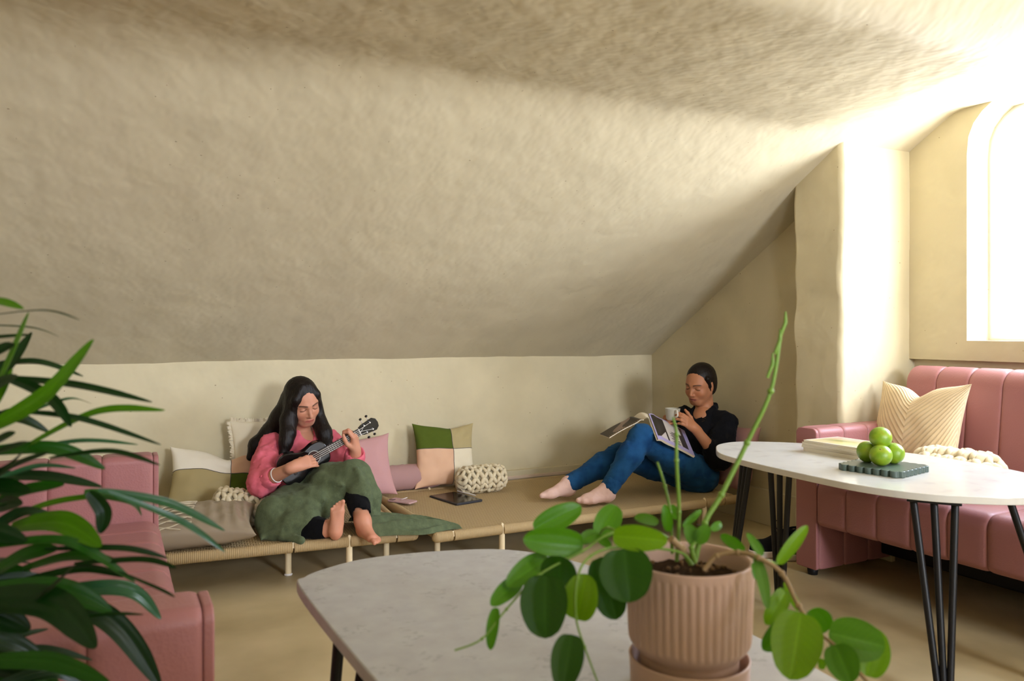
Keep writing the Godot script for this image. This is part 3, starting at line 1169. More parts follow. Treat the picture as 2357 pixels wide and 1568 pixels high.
func build_plants() -> void:
	veins = painted(Vector2i(64, 128), func(x: int, y: int) -> Color:
		var s := absf(x / 31.5 - 1.0)
		var v := 0.5 + 0.5 * sin((y / 128.0 * 9.0 - s * 2.2) * TAU)
		var k := 0.90 + 0.018 * v + 0.10 * exp(-s * s * 500.0)
		return Color(minf(k, 1.0), minf(k, 1.0), minf(k * 0.95, 1.0)))
	var tones := [leaf_mat(rgb8(44, 88, 6)), leaf_mat(rgb8(82, 138, 10)), leaf_mat(rgb8(118, 160, 12)), leaf_mat(rgb8(98, 144, 62), 0.14)]
	var rng := RandomNumberGenerator.new()
	rng.seed = 11
	# the pot, its saucer, and the trailing plant on the near table
	var at := Vector3(0.708, 0.605, -0.849)
	var clay := mat(rgb8(188, 156, 138), 0.5, 0.4)
	var g := Geo.new()
	g.lathe(PackedVector2Array([Vector2(0.001, 0.0), Vector2(0.076, 0.0), Vector2(0.0800, 0.004), Vector2(0.0815, 0.045), Vector2(0.0825, 0.049), Vector2(0.0805, 0.051), Vector2(0.0775, 0.049), Vector2(0.0755, 0.012), Vector2(0.001, 0.010)]), at, 64)
	solo("plant_saucer", g, clay, at, "pale clay saucer under the ribbed plant pot on the near table", "saucer")
	at.y += 0.011
	var o := thing("potted_plant", "ribbed pale clay pot with a trailing broad-leaved plant on the near table", "potted plant", at)
	g = Geo.new()
	var pr := PackedVector2Array([Vector2(0.001, 0.0), Vector2(0.062, 0.0), Vector2(0.0655, 0.003), Vector2(0.067, 0.040), Vector2(0.069, 0.046), Vector2(0.0785, 0.056), Vector2(0.0812, 0.062)])
	for k in 9:
		pr.append(Vector2(0.0812 + 0.0035 * k / 8.0, 0.066 + 0.092 * k / 8.0))
	pr.append_array(PackedVector2Array([Vector2(0.0850, 0.162), Vector2(0.0853, 0.170), Vector2(0.0840, 0.1725), Vector2(0.0800, 0.1715), Vector2(0.0788, 0.165), Vector2(0.0770, 0.140), Vector2(0.0760, 0.10)]))
	g.lathe(pr, at, 288, func(a: float, y: float, _k: int) -> float:
		return 0.0 if _k > 17 else 0.0021 * absf(cos(a * 24.0)) * smoothstep(0.056, 0.068, y) * smoothstep(0.163, 0.157, y))
	part(o, "pot", g, clay)
	var soil := mat(rgb8(52, 38, 26), 0.95, 0.2)
	g = Geo.new()
	g.grid(40, 14, func(a: float, b: float) -> Vector3:
		var r := 0.078 * b
		var p := Vector3(cos(a * TAU) * r, 0, sin(a * TAU) * r)
		return at + p + Vector3(0, 0.145 + 0.009 * folds.get_noise_3d(p.x * 90, 0, p.z * 90) + 0.004 * folds.get_noise_3d(p.x * 260, 3, p.z * 260), 0))
	part(o, "soil", g, soil)
	g = Geo.new()
	for k in 46:
		var a := rng.randf() * TAU
		var r := sqrt(rng.randf()) * 0.07
		g.ball(at + Vector3(cos(a) * r, 0.147 + rng.randf() * 0.004, sin(a) * r), Vector3(rng.randf_range(0.002, 0.006), 0.003, rng.randf_range(0.002, 0.005)), 6, 4, Basis(Vector3.UP, rng.randf() * 3))
	var chips := part(o, "bark_chips", g, mat(rgb8(104, 76, 46), 0.9))
	chips.set_meta("kind", "stuff")
	var stem_green := mat(rgb8(104, 138, 40), 0.5)
	var stem_brown := mat(rgb8(148, 122, 84), 0.7)
	for k in STEMS.size():
		var pts: Array = []
		for p in STEMS[k][0]:
			pts.append(Vector3(p[0], p[1], p[2]))
		g = Geo.new()
		var path := spline(pts, 6)
		var r: float = STEMS[k][1]
		g.tube(path, radii([r * 1.15, r, r * 0.7], path.size()), 8)
		for j in pts.size():
			if j > 0 and j < pts.size() - 1:
				g.ball(pts[j], Vector3.ONE * r * 1.45, 8, 6)
		part(o, "stem", g, stem_brown if k in [5, 7] else stem_green)
	for q in HOYA:
		var a := Vector3(q[0], q[1], q[2])
		var b := Vector3(q[3], q[4], q[5])
		var up := Vector3(-0.56 + rng.randf_range(-0.22, 0.22), 0.36 + rng.randf_range(-0.15, 0.25), 0.76)
		var axis := (b - a).normalized()
		up = (up - axis * up.dot(axis)).normalized()
		var d := a.distance_to(b)
		var path := spline([a, a.lerp(b, 0.33) + up * d * 0.05, a.lerp(b, 0.68) + up * d * 0.05, b], 7)
		part(o, "leaf", blade(path, q[6], up, Outline.new(0), 0.16, 0.07), tones[int(q[7])])
	# small paired leaves on the long bud
	for q in [[1.1, 775.0], [1.1, 815.0], [1.1, 870.0]]:
		g = Geo.new()
		var f: float = (q[1] - 775.0) / 245.0
		var p := Vector3(STEMS[2][0][5][0], STEMS[2][0][5][1], STEMS[2][0][5][2]).lerp(Vector3(STEMS[2][0][3][0], STEMS[2][0][3][1], STEMS[2][0][3][2]), f)
		g.tube(arr3([p, p + Vector3(0.006, 0.02, 0.004), p + Vector3(0.007, 0.035, 0.003)]), radii([0.0022, 0.0028, 0.0012], 3), 7)
		part(o, "bud", g, stem_green)

	# the palm beside the left sofa
	at = Vector3(-0.24, 0, -1.07)
	o = thing("potted_palm", "dark green lady palm with long narrow blades in front of the left sofa", "potted plant", at)
	g = Geo.new()
	g.lathe(PackedVector2Array([Vector2(0.001, 0), Vector2(0.105, 0), Vector2(0.125, 0.24), Vector2(0.13, 0.25), Vector2(0.12, 0.25), Vector2(0.115, 0.2), Vector2(0.001, 0.2)]), at, 40)
	part(o, "pot", g, mat(rgb8(196, 186, 172), 0.6))
	g = Geo.new()
	g.grid(24, 4, func(a: float, b: float) -> Vector3: return at + Vector3(cos(a * TAU) * 0.118 * b, 0.215 + 0.01 * folds.get_noise_2d(a * 60, b * 40), sin(a * TAU) * 0.118 * b))
	part(o, "soil", g, soil)
	var cane := mat(rgb8(70, 84, 34), 0.6)
	for k in 6:
		g = Geo.new()
		var a := k * 1.05
		var foot := at + Vector3(cos(a) * 0.06, 0.2, sin(a) * 0.06)
		var top := at + Vector3(cos(a) * 0.11 + 0.02, 0.62 + 0.11 * k, sin(a) * 0.09)
		g.tube(spline([foot, foot.lerp(top, 0.5) + Vector3(0.01, 0, 0), top], 8), radii([0.010, 0.006], 17), 8)
		part(o, "cane", g, cane)
	var palm_tones := [leaf_mat(rgb8(16, 48, 10), 0.36), leaf_mat(rgb8(34, 82, 12), 0.36), leaf_mat(rgb8(78, 124, 14), 0.36), leaf_mat(rgb8(46, 90, 58), 0.25)]
	for q in PALM:
		var a := Vector3(q[0], q[1], q[2])
		var m := Vector3(q[3], q[4], q[5])
		var b := Vector3(q[6], q[7], q[8])
		var axis := (b - a).normalized()
		var up := Vector3(-0.30 + rng.randf_range(-0.25, 0.25), 0.75 + rng.randf_range(-0.3, 0.2), 0.62)
		up = (up - axis * up.dot(axis)).normalized()
		part(o, "blade", blade(spline([a, m, b], 12), q[9], up, Outline.new(1), 0.10, 0.16, 12), palm_tones[int(q[10])])
# ---------------------------------------------------------------- small things
func scallops(side: float, n: int) -> PackedVector2Array:
	var o := PackedVector2Array()
	var r := side / n / 2
	for e in 4:
		var d := Vector2.RIGHT.rotated(e * PI / 2)
		var out := Vector2(d.y, -d.x)
		for k in n:
			var c := out * (side / 2) + d * (-side / 2 + r + 2 * r * k)
			for j in 9:
				var a := PI - PI * (j + 0.3) / 8.6
				o.append(c + d * cos(a) * r + out * sin(a) * r)
	return o

func build_small() -> void:
	var h := 0.605
	# stone tray and four green fruits
	var g := Geo.new()
	var at := Vector3(2.455, h, -1.885)
	g.slab(scallops(0.206, 7), 0.0, 0.022, 0.002, 2)
	var tray := MeshInstance3D.new()
	tray.name = "scalloped_tray"
	tray.mesh = g.mesh(world_uv(relief(mat(rgb8(74, 90, 82), 0.35), weft, 0.02), Vector3(4, 4, 4)))
	tray.position = at
	tray.rotation.y = 0.2
	add_child(tray, true)
	tag(tray, "dark green scalloped stone tray under the green fruits", "tray")
	var peel := noise_tex(0.35, 2, 256, 51, FastNoiseLite.TYPE_CELLULAR)
	var skin := mat(rgb8(150, 172, 34), 0.34, 0.5)
	skin.albedo_texture = noise_tex(0.01, 3, 256, 55, FastNoiseLite.TYPE_SIMPLEX_SMOOTH, [[0.0, 0.45, 0.75, 1.0], [Color(0.70, 0.84, 0.6), Color(0.90, 0.97, 0.9), Color(1, 1, 1), Color(1, 0.92, 0.9)]])
	relief(skin, peel, 0.06)
	world_uv(skin, Vector3(9, 9, 9), false)
	var r := 0.0385
	var spots := [[Vector3(2.425, 0, -1.872), "green citrus fruit at the front of the tray, lowest row"], [Vector3(2.451, 0, -1.949), "green citrus fruit at the left of the tray beside the magazines"], [Vector3(2.505, 0, -1.882), "green citrus fruit at the right of the tray, bottom row"], [Vector3(2.460, 0.058, -1.900), "green citrus fruit balanced on top of three others"]]
	var first: Node3D = null
	for k in 4:
		var p: Vector3 = spots[k][0] + Vector3(0, h + 0.0225 + r * 0.93, 0)
		if first == null:
			first = thing("citrus_fruit", spots[k][1], "fruit", p, 0.0, "green fruits on the tray")
			g = Geo.new()
			g.ball(Vector3.ZERO, Vector3(r, r * 0.93, r), 32, 20, Basis.IDENTITY, func(d: Vector3) -> float: return 1.0 - 0.07 * exp(-(1.0 - d.y) * 40.0))
			local(first, "peel", g, skin)
			g = Geo.new()
			g.lathe(PackedVector2Array([Vector2(0.001, r * 0.85), Vector2(0.004, r * 0.86), Vector2(0.003, r * 0.89), Vector2(0.001, r * 0.9)]), Vector3.ZERO, 10)
			local(first, "stem_end", g, mat(rgb8(140, 132, 70), 0.8))
			first.rotation = Vector3(0.5, 0, 0.6)
		else:
			var c := copy(first, spots[k][1])
			c.position = p
			c.rotation = Vector3(0.4 + k, k * 1.3, 0.3 * k)

	# magazines on the right table
	var paper := mat(rgb8(226, 216, 196), 0.6)
	var cover := mat(Color.WHITE, 0.25)
	cover.albedo_texture = painted(Vector2i(96, 128), func(x: int, y: int) -> Color:
		var u := x / 96.0
		var w := y / 128.0
		var c := Color(0.86, 0.80, 0.62)
		if w < 0.3:
			c = Color(0.90, 0.70, 0.62)
		c = c.lerp(Color(0.45, 0.47, 0.22), 0.8 * exp(-(pow(u - 0.42, 2.0) * 14 + pow(w - 0.5, 2.0) * 34)))
		c = c.lerp(Color(0.88, 0.80, 0.45), 0.7 * exp(-(pow(u - 0.6, 2.0) * 14 + pow(w - 0.68, 2.0) * 34)))
		return c if u > 0.04 and u < 0.96 and w > 0.03 and w < 0.97 else Color(0.93, 0.9, 0.85))
	var names := ["topmost magazine of the stack, its pastel cover facing up", "second magazine from the top of the stack behind the fruit", "third magazine from the top of the stack behind the fruit", "thick lowest magazine of the stack behind the fruit"]
	var y := h
	for k in [3, 2, 1, 0]:
		var th: float = [0.009, 0.011, 0.011, 0.016][k]
		var o := thing("magazine", names[k], "magazine", Vector3(2.665 + [0.004, -0.003, 0.002, 0.0][k], y, -2.215 + [0.003, 0.0, -0.006, 0.004][k]), [0.02, -0.015, 0.03, 0.0][k], "magazines on the right table")
		g = Geo.new()
		g.rbox(Vector3(0, th / 2, 0), Vector3(0.205, th - 0.0016, 0.272), 0.001, 1)
		local(o, "pages", g, paper)
		g = Geo.new()
		g.rbox(Vector3(0.001, 0.0006, 0), Vector3(0.209, 0.0012, 0.275), 0.0005, 1)
		local(o, "back_cover", g, paper)
		g = Geo.new()
		g.rbox(Vector3(0.001, th - 0.0008, 0), Vector3(0.209, 0.0010, 0.275), 0.0004, 1)
		g.group += 1
		g.grid(1, 1, func(a: float, b: float) -> Vector3: return Vector3(0.102 - 0.2 * b, th - 0.0002, -0.135 + 0.27 * a))
		local(o, "cover", g, cover)
		y += th

	# phone, tablet and its pen on the right daybed
	var black := mat(rgb8(14, 14, 16), 0.12, 0.5)
	var case_mat := mat(rgb8(40, 40, 44), 0.5)
	var o := thing("phone", "pink backed phone with a ring grip between rose cushion and tablet", "phone", Vector3(1.366, 0.2005, -3.955), 0.6)
	g = Geo.new()
	g.slab(rrect(-0.036, -0.075, 0.036, 0.075, [0.01, 0.01, 0.01, 0.01], 4), 0.0, 0.0085, 0.002, 2)
	local(o, "case", g, mat(rgb8(196, 160, 158), 0.3))
	g = Geo.new()
	g.slab(rrect(-0.03, -0.068, -0.004, -0.038, [0.006, 0.006, 0.006, 0.006], 4), 0.0085, 0.0105, 0.0008, 2)
	local(o, "camera_bump", g, black)
	g = Geo.new()
	var ring := PackedVector3Array()
	for k in 25:
		ring.append(Vector3(0.0 + cos(TAU * k / 24) * 0.017, 0.0115 + 0.006 * (1 + sin(TAU * k / 24)), 0.01 + sin(TAU * k / 24) * 0.017))
	g.tube(ring, PackedFloat32Array([0.0022]), 7)
	local(o, "ring_grip", g, mat(rgb8(226, 220, 218), 0.15))

	o = thing("tablet", "black tablet lying flat on the right daybed in front of knotted cushion", "tablet", Vector3(1.668, 0.184, -3.945), 0.21)
	g = Geo.new()
	g.slab(rrect(-0.087, -0.135, 0.087, 0.135, [0.012, 0.012, 0.012, 0.012], 4), 0.0, 0.012, 0.003, 2)
	local(o, "case", g, case_mat)
	g = Geo.new()
	g.slab(rrect(-0.081, -0.129, 0.081, 0.129, [0.009, 0.009, 0.009, 0.009], 4), 0.0118, 0.0130, 0.0006, 1)
	local(o, "screen", g, black)
	g = Geo.new()
	g.tube(arr3([Vector3(1.735, 0.2015, -4.075), Vector3(1.742, 0.2015, -4.05), Vector3(1.772, 0.2015, -3.925), Vector3(1.775, 0.2015, -3.912)]), radii([0.0042, 0.0042, 0.0042, 0.001], 4), 10)
	solo("stylus", g, mat(rgb8(238, 236, 232), 0.3), Vector3(1.755, 0.197, -3.99), "white stylus lying on the edge of the tablet", "stylus")

	# sneakers by the post
	shoe("black sneaker with pale sole behind the table leg", Vector3(2.905, 0, -2.83), 2.75)
	shoe("black sneaker with loose lace loop nearest the right sofa arm", Vector3(3.0, 0, -2.74), 2.9)

func shoe(label: String, at: Vector3, turn: float) -> void:
	var o := thing("sneaker", label, "shoe", at, turn, "pair of black sneakers")
	var black := cloth_mat(rgb8(24, 24, 27), 0.06)
	var g := Geo.new()
	var half := func(b: float) -> float: return (0.034 + 0.013 * smoothstep(0.35, 0.75, b)) * sqrt(maxf(0.0, 1.0 - pow(absf(2 * b - 1), 5.0)))
	var outline := PackedVector2Array()
	for k in 41:
		var b := k / 40.0
		outline.append(Vector2(-0.13 + 0.27 * b, half.call(b)))
	for k in 41:
		var b := 1.0 - k / 40.0
		outline.append(Vector2(-0.13 + 0.27 * b, -half.call(b) - 0.001))
	g.slab(outline, 0.0, 0.034, 0.008, 3)
	local(o, "sole", g, mat(rgb8(214, 200, 190), 0.6))
	g = Geo.new()
	g.grid(22, 28, func(a: float, b: float) -> Vector3:
		var w: float = maxf(0.001, half.call(clampf(b, 0.004, 0.996)) - 0.003)
		var top := lerpf(0.105, 0.055, smoothstep(0.3, 0.75, b)) * pow(maxf(0.0, 1.0 - pow(absf(2 * b - 1), 7.0)), 0.4)
		var t := a * PI
		var narrow := 1.0 - 0.35 * sin(t) * smoothstep(0.6, 0.2, b)
		return Vector3(-0.125 + 0.26 * b, 0.028 + top * pow(maxf(0.0, sin(t)), 0.7), cos(t) * w * narrow))
	local(o, "upper", g, black)
	g = Geo.new()
	var collar := PackedVector3Array()
	for k in 21:
		var a := TAU * k / 20
		collar.append(Vector3(-0.075 + 0.04 * cos(a), 0.128 - 0.008 * cos(a), 0.024 * sin(a)))
	g.tube(collar, PackedFloat32Array([0.006]), 8)
	local(o, "collar", g, black)
	for k in 4:
		g = Geo.new()
		var x := -0.02 + 0.022 * k
		g.tube(spline([Vector3(x, 0.10 - 0.012 * k, -0.024), Vector3(x + 0.004, 0.125 - 0.014 * k, 0), Vector3(x + 0.008, 0.10 - 0.012 * k, 0.024)], 5), PackedFloat32Array([0.0028]), 6)
		local(o, "lace", g, black)
	g = Geo.new()
	g.tube(spline([Vector3(-0.02, 0.125, 0), Vector3(-0.03, 0.155, 0.02), Vector3(-0.01, 0.165, 0.03), Vector3(0.0, 0.14, 0.015), Vector3(-0.02, 0.125, 0), Vector3(-0.02, 0.15, -0.025), Vector3(0.0, 0.135, -0.03), Vector3(-0.015, 0.12, 0)], 5), PackedFloat32Array([0.0024]), 6)
	local(o, "lace", g, black)
# ---------------------------------------------------------------- bodies: tapered bones and ellipsoids joined smoothly, skinned with surface nets
class Flesh:
	var kind := PackedInt32Array()
	var pa := PackedVector3Array()
	var pb := PackedVector3Array()
	var ra := PackedFloat32Array()
	var rb := PackedFloat32Array()
	var kk := PackedFloat32Array()
	var rot: Array = []
	var cuts := 0
	var ripple: Variant = null
	var reach := 0.0

	func bone(a: Vector3, b: Vector3, r0: float, r1: float, k := 0.02, cut := false) -> void:
		kind.append(2 if cut else 0)
		pa.append(a)
		pb.append(b - a)
		ra.append(r0)
		rb.append(r1)
		kk.append(k)
		rot.append(null)

	func chain(pts: Array, rs: Array, k := 0.02) -> void:
		for j in pts.size() - 1:
			bone(pts[j], pts[j + 1], rs[j], rs[j + 1], k)

	func blob(c: Vector3, r: Vector3, basis := Basis.IDENTITY, k := 0.02, cut := false) -> void:
		kind.append(3 if cut else 1)
		pa.append(c)
		pb.append(r)
		ra.append(r[r.max_axis_index()])
		rb.append(r[r.max_axis_index()])
		kk.append(k)
		rot.append(basis.inverse())

	func dist(j: int, p: Vector3) -> float:
		var q := p - pa[j]
		var e := pb[j]
		if kind[j] % 2 == 0:
			var l := e.length_squared()
			var t := clampf(q.dot(e) / l, 0.0, 1.0) if l > 1e-12 else 0.0
			return (q - e * t).length() - lerpf(ra[j], rb[j], t)
		var s: Vector3 = (rot[j] as Basis) * q
		var a := (s / e).length()
		var b := (s / (e * e)).length()
		return a * (a - 1.0) / b if b > 1e-9 else -e[e.min_axis_index()]

	func field(list: PackedInt32Array, p: Vector3) -> float:
		var d := 10.0
		for j in list:
			var n := dist(j, p)
			var k := kk[j]
			if kind[j] < 2:
				var h := maxf(k - absf(d - n), 0.0) / k
				d = minf(d, n) - h * h * k * 0.25
			else:
				n = -n
				var h := maxf(k - absf(d - n), 0.0) / k
				d = maxf(d, n) + h * h * k * 0.25
		if ripple != null and d < reach * 2.0 + 0.02:
			d += ripple.call(p)
		return d

	# adds the skin to g; hue gives the colour of a point, keep says which points belong
	func skin(g: Geo, cell: float, hue: Variant = null) -> void:
		var lo := Vector3.ONE * 1e9
		var hi := -lo
		for j in kind.size():
			if kind[j] < 2:
				var r := Vector3.ONE * (maxf(ra[j], rb[j]) + 0.03)
				var far: Vector3 = pa[j] + (pb[j] if kind[j] == 0 else Vector3.ZERO)
				lo = lo.min(pa[j] - r).min(far - r)
				hi = hi.max(pa[j] + r).max(far + r)
		var bs := 6
		var size := cell * bs
		var nb := ((hi - lo) / size).ceil()
		var half := size * 0.87 + reach
		var verts := {}
		var edges: Array = []
		var m := bs + 1
		var vals := PackedFloat32Array()
		vals.resize(m * m * m)
		for bz in int(nb.z):
			for by in int(nb.y):
				for bx in int(nb.x):
					var o := lo + Vector3(bx, by, bz) * size
					var mid := o + Vector3.ONE * size * 0.5
					var near := PackedInt32Array()
					var least := 10.0
					for j in kind.size():
						var n := dist(j, mid)
						if n < half * 1.5 + kk[j] + 0.012:
							near.append(j)
						if kind[j] < 2:
							least = minf(least, n - kk[j] * 0.25)
					if near.is_empty() or least > half * 1.5:
						continue
					if absf(field(near, mid)) > half * 1.7 + 0.02:
						continue
					var t := 0
					var any_in := false
					var any_out := false
					for z in m:
						for y in m:
							for x in m:
								var d := field(near, o + Vector3(x, y, z) * cell)
								vals[t] = d
								t += 1
								if d < 0.0:
									any_in = true
								else:
									any_out = true
					if not (any_in and any_out):
						continue
					for z in bs:
						for y in bs:
							for x in bs:
								var b := (z * m + y) * m + x
								var c := [vals[b], vals[b + 1], vals[b + m], vals[b + m + 1], vals[b + m * m], vals[b + m * m + 1], vals[b + m * m + m], vals[b + m * m + m + 1]]
								var bits := 0
								for q in 8:
									if c[q] < 0.0:
										bits |= 1 << q
								if bits == 0 or bits == 255:
									continue
								var sum := Vector3.ZERO
								var cnt := 0
								for e in EDGES:
									var p: float = c[e[0]]
									var q: float = c[e[1]]
									if (p < 0.0) != (q < 0.0):
										sum += (CORNERS[e[0]] as Vector3).lerp(CORNERS[e[1]], p / (p - q))
										cnt += 1
								var key := Vector3i(bx * bs + x, by * bs + y, bz * bs + z)
								var at := o + (Vector3(x, y, z) + sum / cnt) * cell
								if hue != null:
									g.tint = hue.call(at)
								verts[key] = g.vert(at)
								for ax in 3:
									var w: int = [1, 2, 4][ax]
									if (c[0] < 0.0) != (c[w] < 0.0):
										edges.append([key, ax, c[0] < 0.0])
		g.tint = Color.WHITE
		for e in edges:
			var k: Vector3i = e[0]
			var u: Vector3i = [Vector3i(0, 1, 0), Vector3i(0, 0, 1), Vector3i(1, 0, 0)][e[1]]
			var w: Vector3i = [Vector3i(0, 0, 1), Vector3i(1, 0, 0), Vector3i(0, 1, 0)][e[1]]
			if verts.has(k - u) and verts.has(k - w) and verts.has(k - u - w):
				if e[2]:
					g.quad(verts[k], verts[k - w], verts[k - u - w], verts[k - u])
				else:
					g.quad(verts[k], verts[k - u], verts[k - u - w], verts[k - w])

	const CORNERS := [Vector3(0, 0, 0), Vector3(1, 0, 0), Vector3(0, 1, 0), Vector3(1, 1, 0), Vector3(0, 0, 1), Vector3(1, 0, 1), Vector3(0, 1, 1), Vector3(1, 1, 1)]
	const EDGES := [[0, 1], [2, 3], [4, 5], [6, 7], [0, 2], [1, 3], [4, 6], [5, 7], [0, 4], [1, 5], [2, 6], [3, 7]]

# frame of a head: x to the viewer's right when it faces the viewer, y up, z out of the face
func facing(yaw_dir: Vector3, pitch: float, roll: float) -> Basis:
	var z := yaw_dir.normalized()
	var x := Vector3.UP.cross(z).normalized()
	var b := Basis(x, z.cross(x), z)
	return b * Basis(Vector3.RIGHT, pitch) * Basis(Vector3(0, 0, 1), roll)

func head_flesh(t: Transform3D, s: float, neck: Vector3, neck_r: float) -> Flesh:
	var f := Flesh.new()
	var b := t.basis
	var at := func(x: float, y: float, z: float) -> Vector3: return t * (Vector3(x, y, z) * s)
	f.blob(at.call(0, 0.032, -0.016), Vector3(0.073, 0.084, 0.092) * s, b, 0.02)
	f.blob(at.call(0, 0.0, 0.022), Vector3(0.066, 0.078, 0.066) * s, b, 0.03)
	f.blob(at.call(0, -0.046, 0.030), Vector3(0.051, 0.056, 0.056) * s, b, 0.03)
	f.bone(at.call(-0.010, -0.092, 0.062), at.call(0.010, -0.092, 0.062), 0.018 * s, 0.018 * s, 0.03)
	for e in [-1.0, 1.0]:
		f.bone(at.call(0.052 * e, -0.045, -0.004), at.call(0.022 * e, -0.084, 0.050), 0.018 * s, 0.016 * s, 0.03)
		f.blob(at.call(0.036 * e, -0.033, 0.056), Vector3(0.024, 0.022, 0.022) * s, b, 0.025)
		f.bone(at.call(0.013 * e, 0.020, 0.083), at.call(0.044 * e, 0.018, 0.062), 0.008 * s, 0.007 * s, 0.015)
		f.blob(at.call(0.073 * e, -0.008, -0.010), Vector3(0.009, 0.029, 0.017) * s, b * Basis(Vector3.UP, 0.3 * e), 0.008)
	f.bone(at.call(0, 0.012, 0.082), at.call(0, -0.030, 0.104), 0.0075 * s, 0.0085 * s, 0.012)
	f.blob(at.call(0, -0.036, 0.100), Vector3(0.0098, 0.0088, 0.012) * s, b, 0.008)
	for e in [-1.0, 1.0]:
		f.blob(at.call(0.0108 * e, -0.039, 0.090), Vector3(0.0068, 0.0062, 0.009) * s, b, 0.006)
	# mouth
	f.blob(at.call(0, -0.064, 0.080), Vector3(0.026, 0.020, 0.012) * s, b, 0.014)
	f.chain([at.call(-0.021, -0.0635, 0.081), at.call(-0.007, -0.0600, 0.0905), at.call(0, -0.0612, 0.0915), at.call(0.007, -0.0600, 0.0905), at.call(0.021, -0.0635, 0.081)], [0.002 * s, 0.0042 * s, 0.0042 * s, 0.0042 * s, 0.002 * s], 0.004)
	f.chain([at.call(-0.019, -0.0665, 0.081), at.call(0, -0.0705, 0.089), at.call(0.019, -0.0665, 0.081)], [0.002 * s, 0.0056 * s, 0.002 * s], 0.004)
	f.bone(t * (Vector3(0, -0.06, -0.03) * s), neck, neck_r, neck_r * 1.08, 0.03)
	for e in [-1.0, 1.0]:
		f.blob(at.call(0.031 * e, 0.0, 0.092), Vector3(0.017, 0.011, 0.013) * s, b, 0.010, true)
	for e in [-1.0, 1.0]:
		f.blob(at.call(0.031 * e, -0.001, 0.074), Vector3(0.0145, 0.0105, 0.0115) * s, b, 0.003)
	f.chain([at.call(-0.020, -0.0655, 0.086), at.call(0, -0.0658, 0.096), at.call(0.020, -0.0655, 0.086)], [0.0008 * s, 0.0012 * s, 0.0008 * s], 0.003)
	var n := f.kind.size()
	f.kind[n - 1] = 2
	f.kind[n - 2] = 2
	return f

func face_hue(t: Transform3D, s: float, tone: Color, lip: Color) -> Variant:
	var inv := t.affine_inverse()
	return func(p: Vector3) -> Color:
		var q := (inv * p) / s
		var c := tone
		if q.z > 0.03:
			var x := absf(q.x)
			c = c.lerp(Color(tone.r * 0.95, tone.g * 0.72, tone.b * 0.66), 0.45 * exp(-(pow((x - 0.038) / 0.018, 2.0) + pow((q.y + 0.03) / 0.016, 2.0))))
			var edge := 0.0245 - 0.5 * absf(q.y + 0.0655)
			var lips := smoothstep(0.004, -0.002, absf(q.y + 0.0658 - 0.0 * x) - 0.0085 * sqrt(maxf(0.0, 1.0 - pow(x / 0.0245, 2.0)))) * smoothstep(0.0, 0.003, edge) * smoothstep(0.072, 0.078, q.z)
			c = c.lerp(lip, 0.8 * lips)
			c = c.lerp(lip * 0.35, 0.8 * smoothstep(0.0022, 0.0006, absf(q.y + 0.0656)) * smoothstep(0.024, 0.018, x))
			var arc := 0.0225 - 0.03 * (x - 0.030) - 7.0 * pow(x - 0.034, 2.0)
			var brow := smoothstep(0.0052, 0.0022, absf(q.y - arc)) * smoothstep(0.009, 0.014, x) * smoothstep(0.058, 0.048, x)
			c = c.lerp(Color(0.012, 0.008, 0.006), 0.85 * brow)
			var lash := -0.0062 - 0.35 * (x - 0.031) + 14.0 * pow(x - 0.031, 2.0)
			c = c.lerp(Color(0.010, 0.007, 0.006), 0.9 * smoothstep(0.0034, 0.0012, absf(q.y - lash)) * smoothstep(0.0175, 0.014, absf(x - 0.0315)))
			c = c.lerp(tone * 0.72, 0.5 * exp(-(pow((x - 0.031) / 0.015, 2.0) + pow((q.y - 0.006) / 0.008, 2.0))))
		return c

# a hand: wrist, direction of the fingers, palm normal (the side the fingers close to), side of the thumb
func hand_flesh(f: Flesh, w: Vector3, fwd: Vector3, palm: Vector3, thumb_side: Vector3, curl: Array, thumb: Array, s := 1.0) -> void:
	fwd = fwd.normalized()
	palm = (palm - fwd * palm.dot(fwd)).normalized()
	var side := fwd.cross(palm).normalized()
	if side.dot(thumb_side) < 0:
		side = -side
	f.bone(w - fwd * 0.02 * s, w + fwd * 0.02 * s, 0.0235 * s, 0.024 * s, 0.02)
	var off := [0.026, 0.009, -0.008, -0.024]
	var base := [0.082, 0.086, 0.081, 0.073]
	var len := [[0.040, 0.025, 0.019], [0.044, 0.028, 0.020], [0.041, 0.026, 0.019], [0.032, 0.019, 0.017]]
	for k in 4:
		var root: Vector3 = w + fwd * 0.02 * s + side * off[k] * 0.55 * s
		var kn: Vector3 = w + (fwd * base[k] + side * off[k]) * s
		f.bone(root, kn, 0.0145 * s, 0.0105 * s, 0.014)
		var d: Vector3 = (fwd + side * off[k] * 2.5).normalized()
		var p := kn
		var a := 0.0
		for j in 3:
			a += curl[k][j]
			var dir: Vector3 = d * cos(a) + palm * sin(a)
			var q: Vector3 = p + dir * len[k][j] * s
			f.bone(p, q, [0.0098, 0.0088, 0.0080][j] * s, [0.0088, 0.0080, 0.0066][j] * s, 0.004)
			p = q
	f.blob(w + (fwd * 0.045 + palm * 0.006) * s, Vector3(0.03, 0.042, 0.014) * s, Basis(side, fwd, side.cross(fwd)), 0.012)
	var p := w + (fwd * 0.022 + side * 0.020 + palm * 0.006) * s
	for j in 3:
		var dir: Vector3 = (fwd * thumb[j][0] + side * thumb[j][1] + palm * thumb[j][2]).normalized()
		var q: Vector3 = p + dir * [0.042, 0.032, 0.026][j] * s
		f.bone(p, q, [0.0150, 0.0110, 0.0098][j] * s, [0.0112, 0.0100, 0.0078][j] * s, 0.008)
		p = q

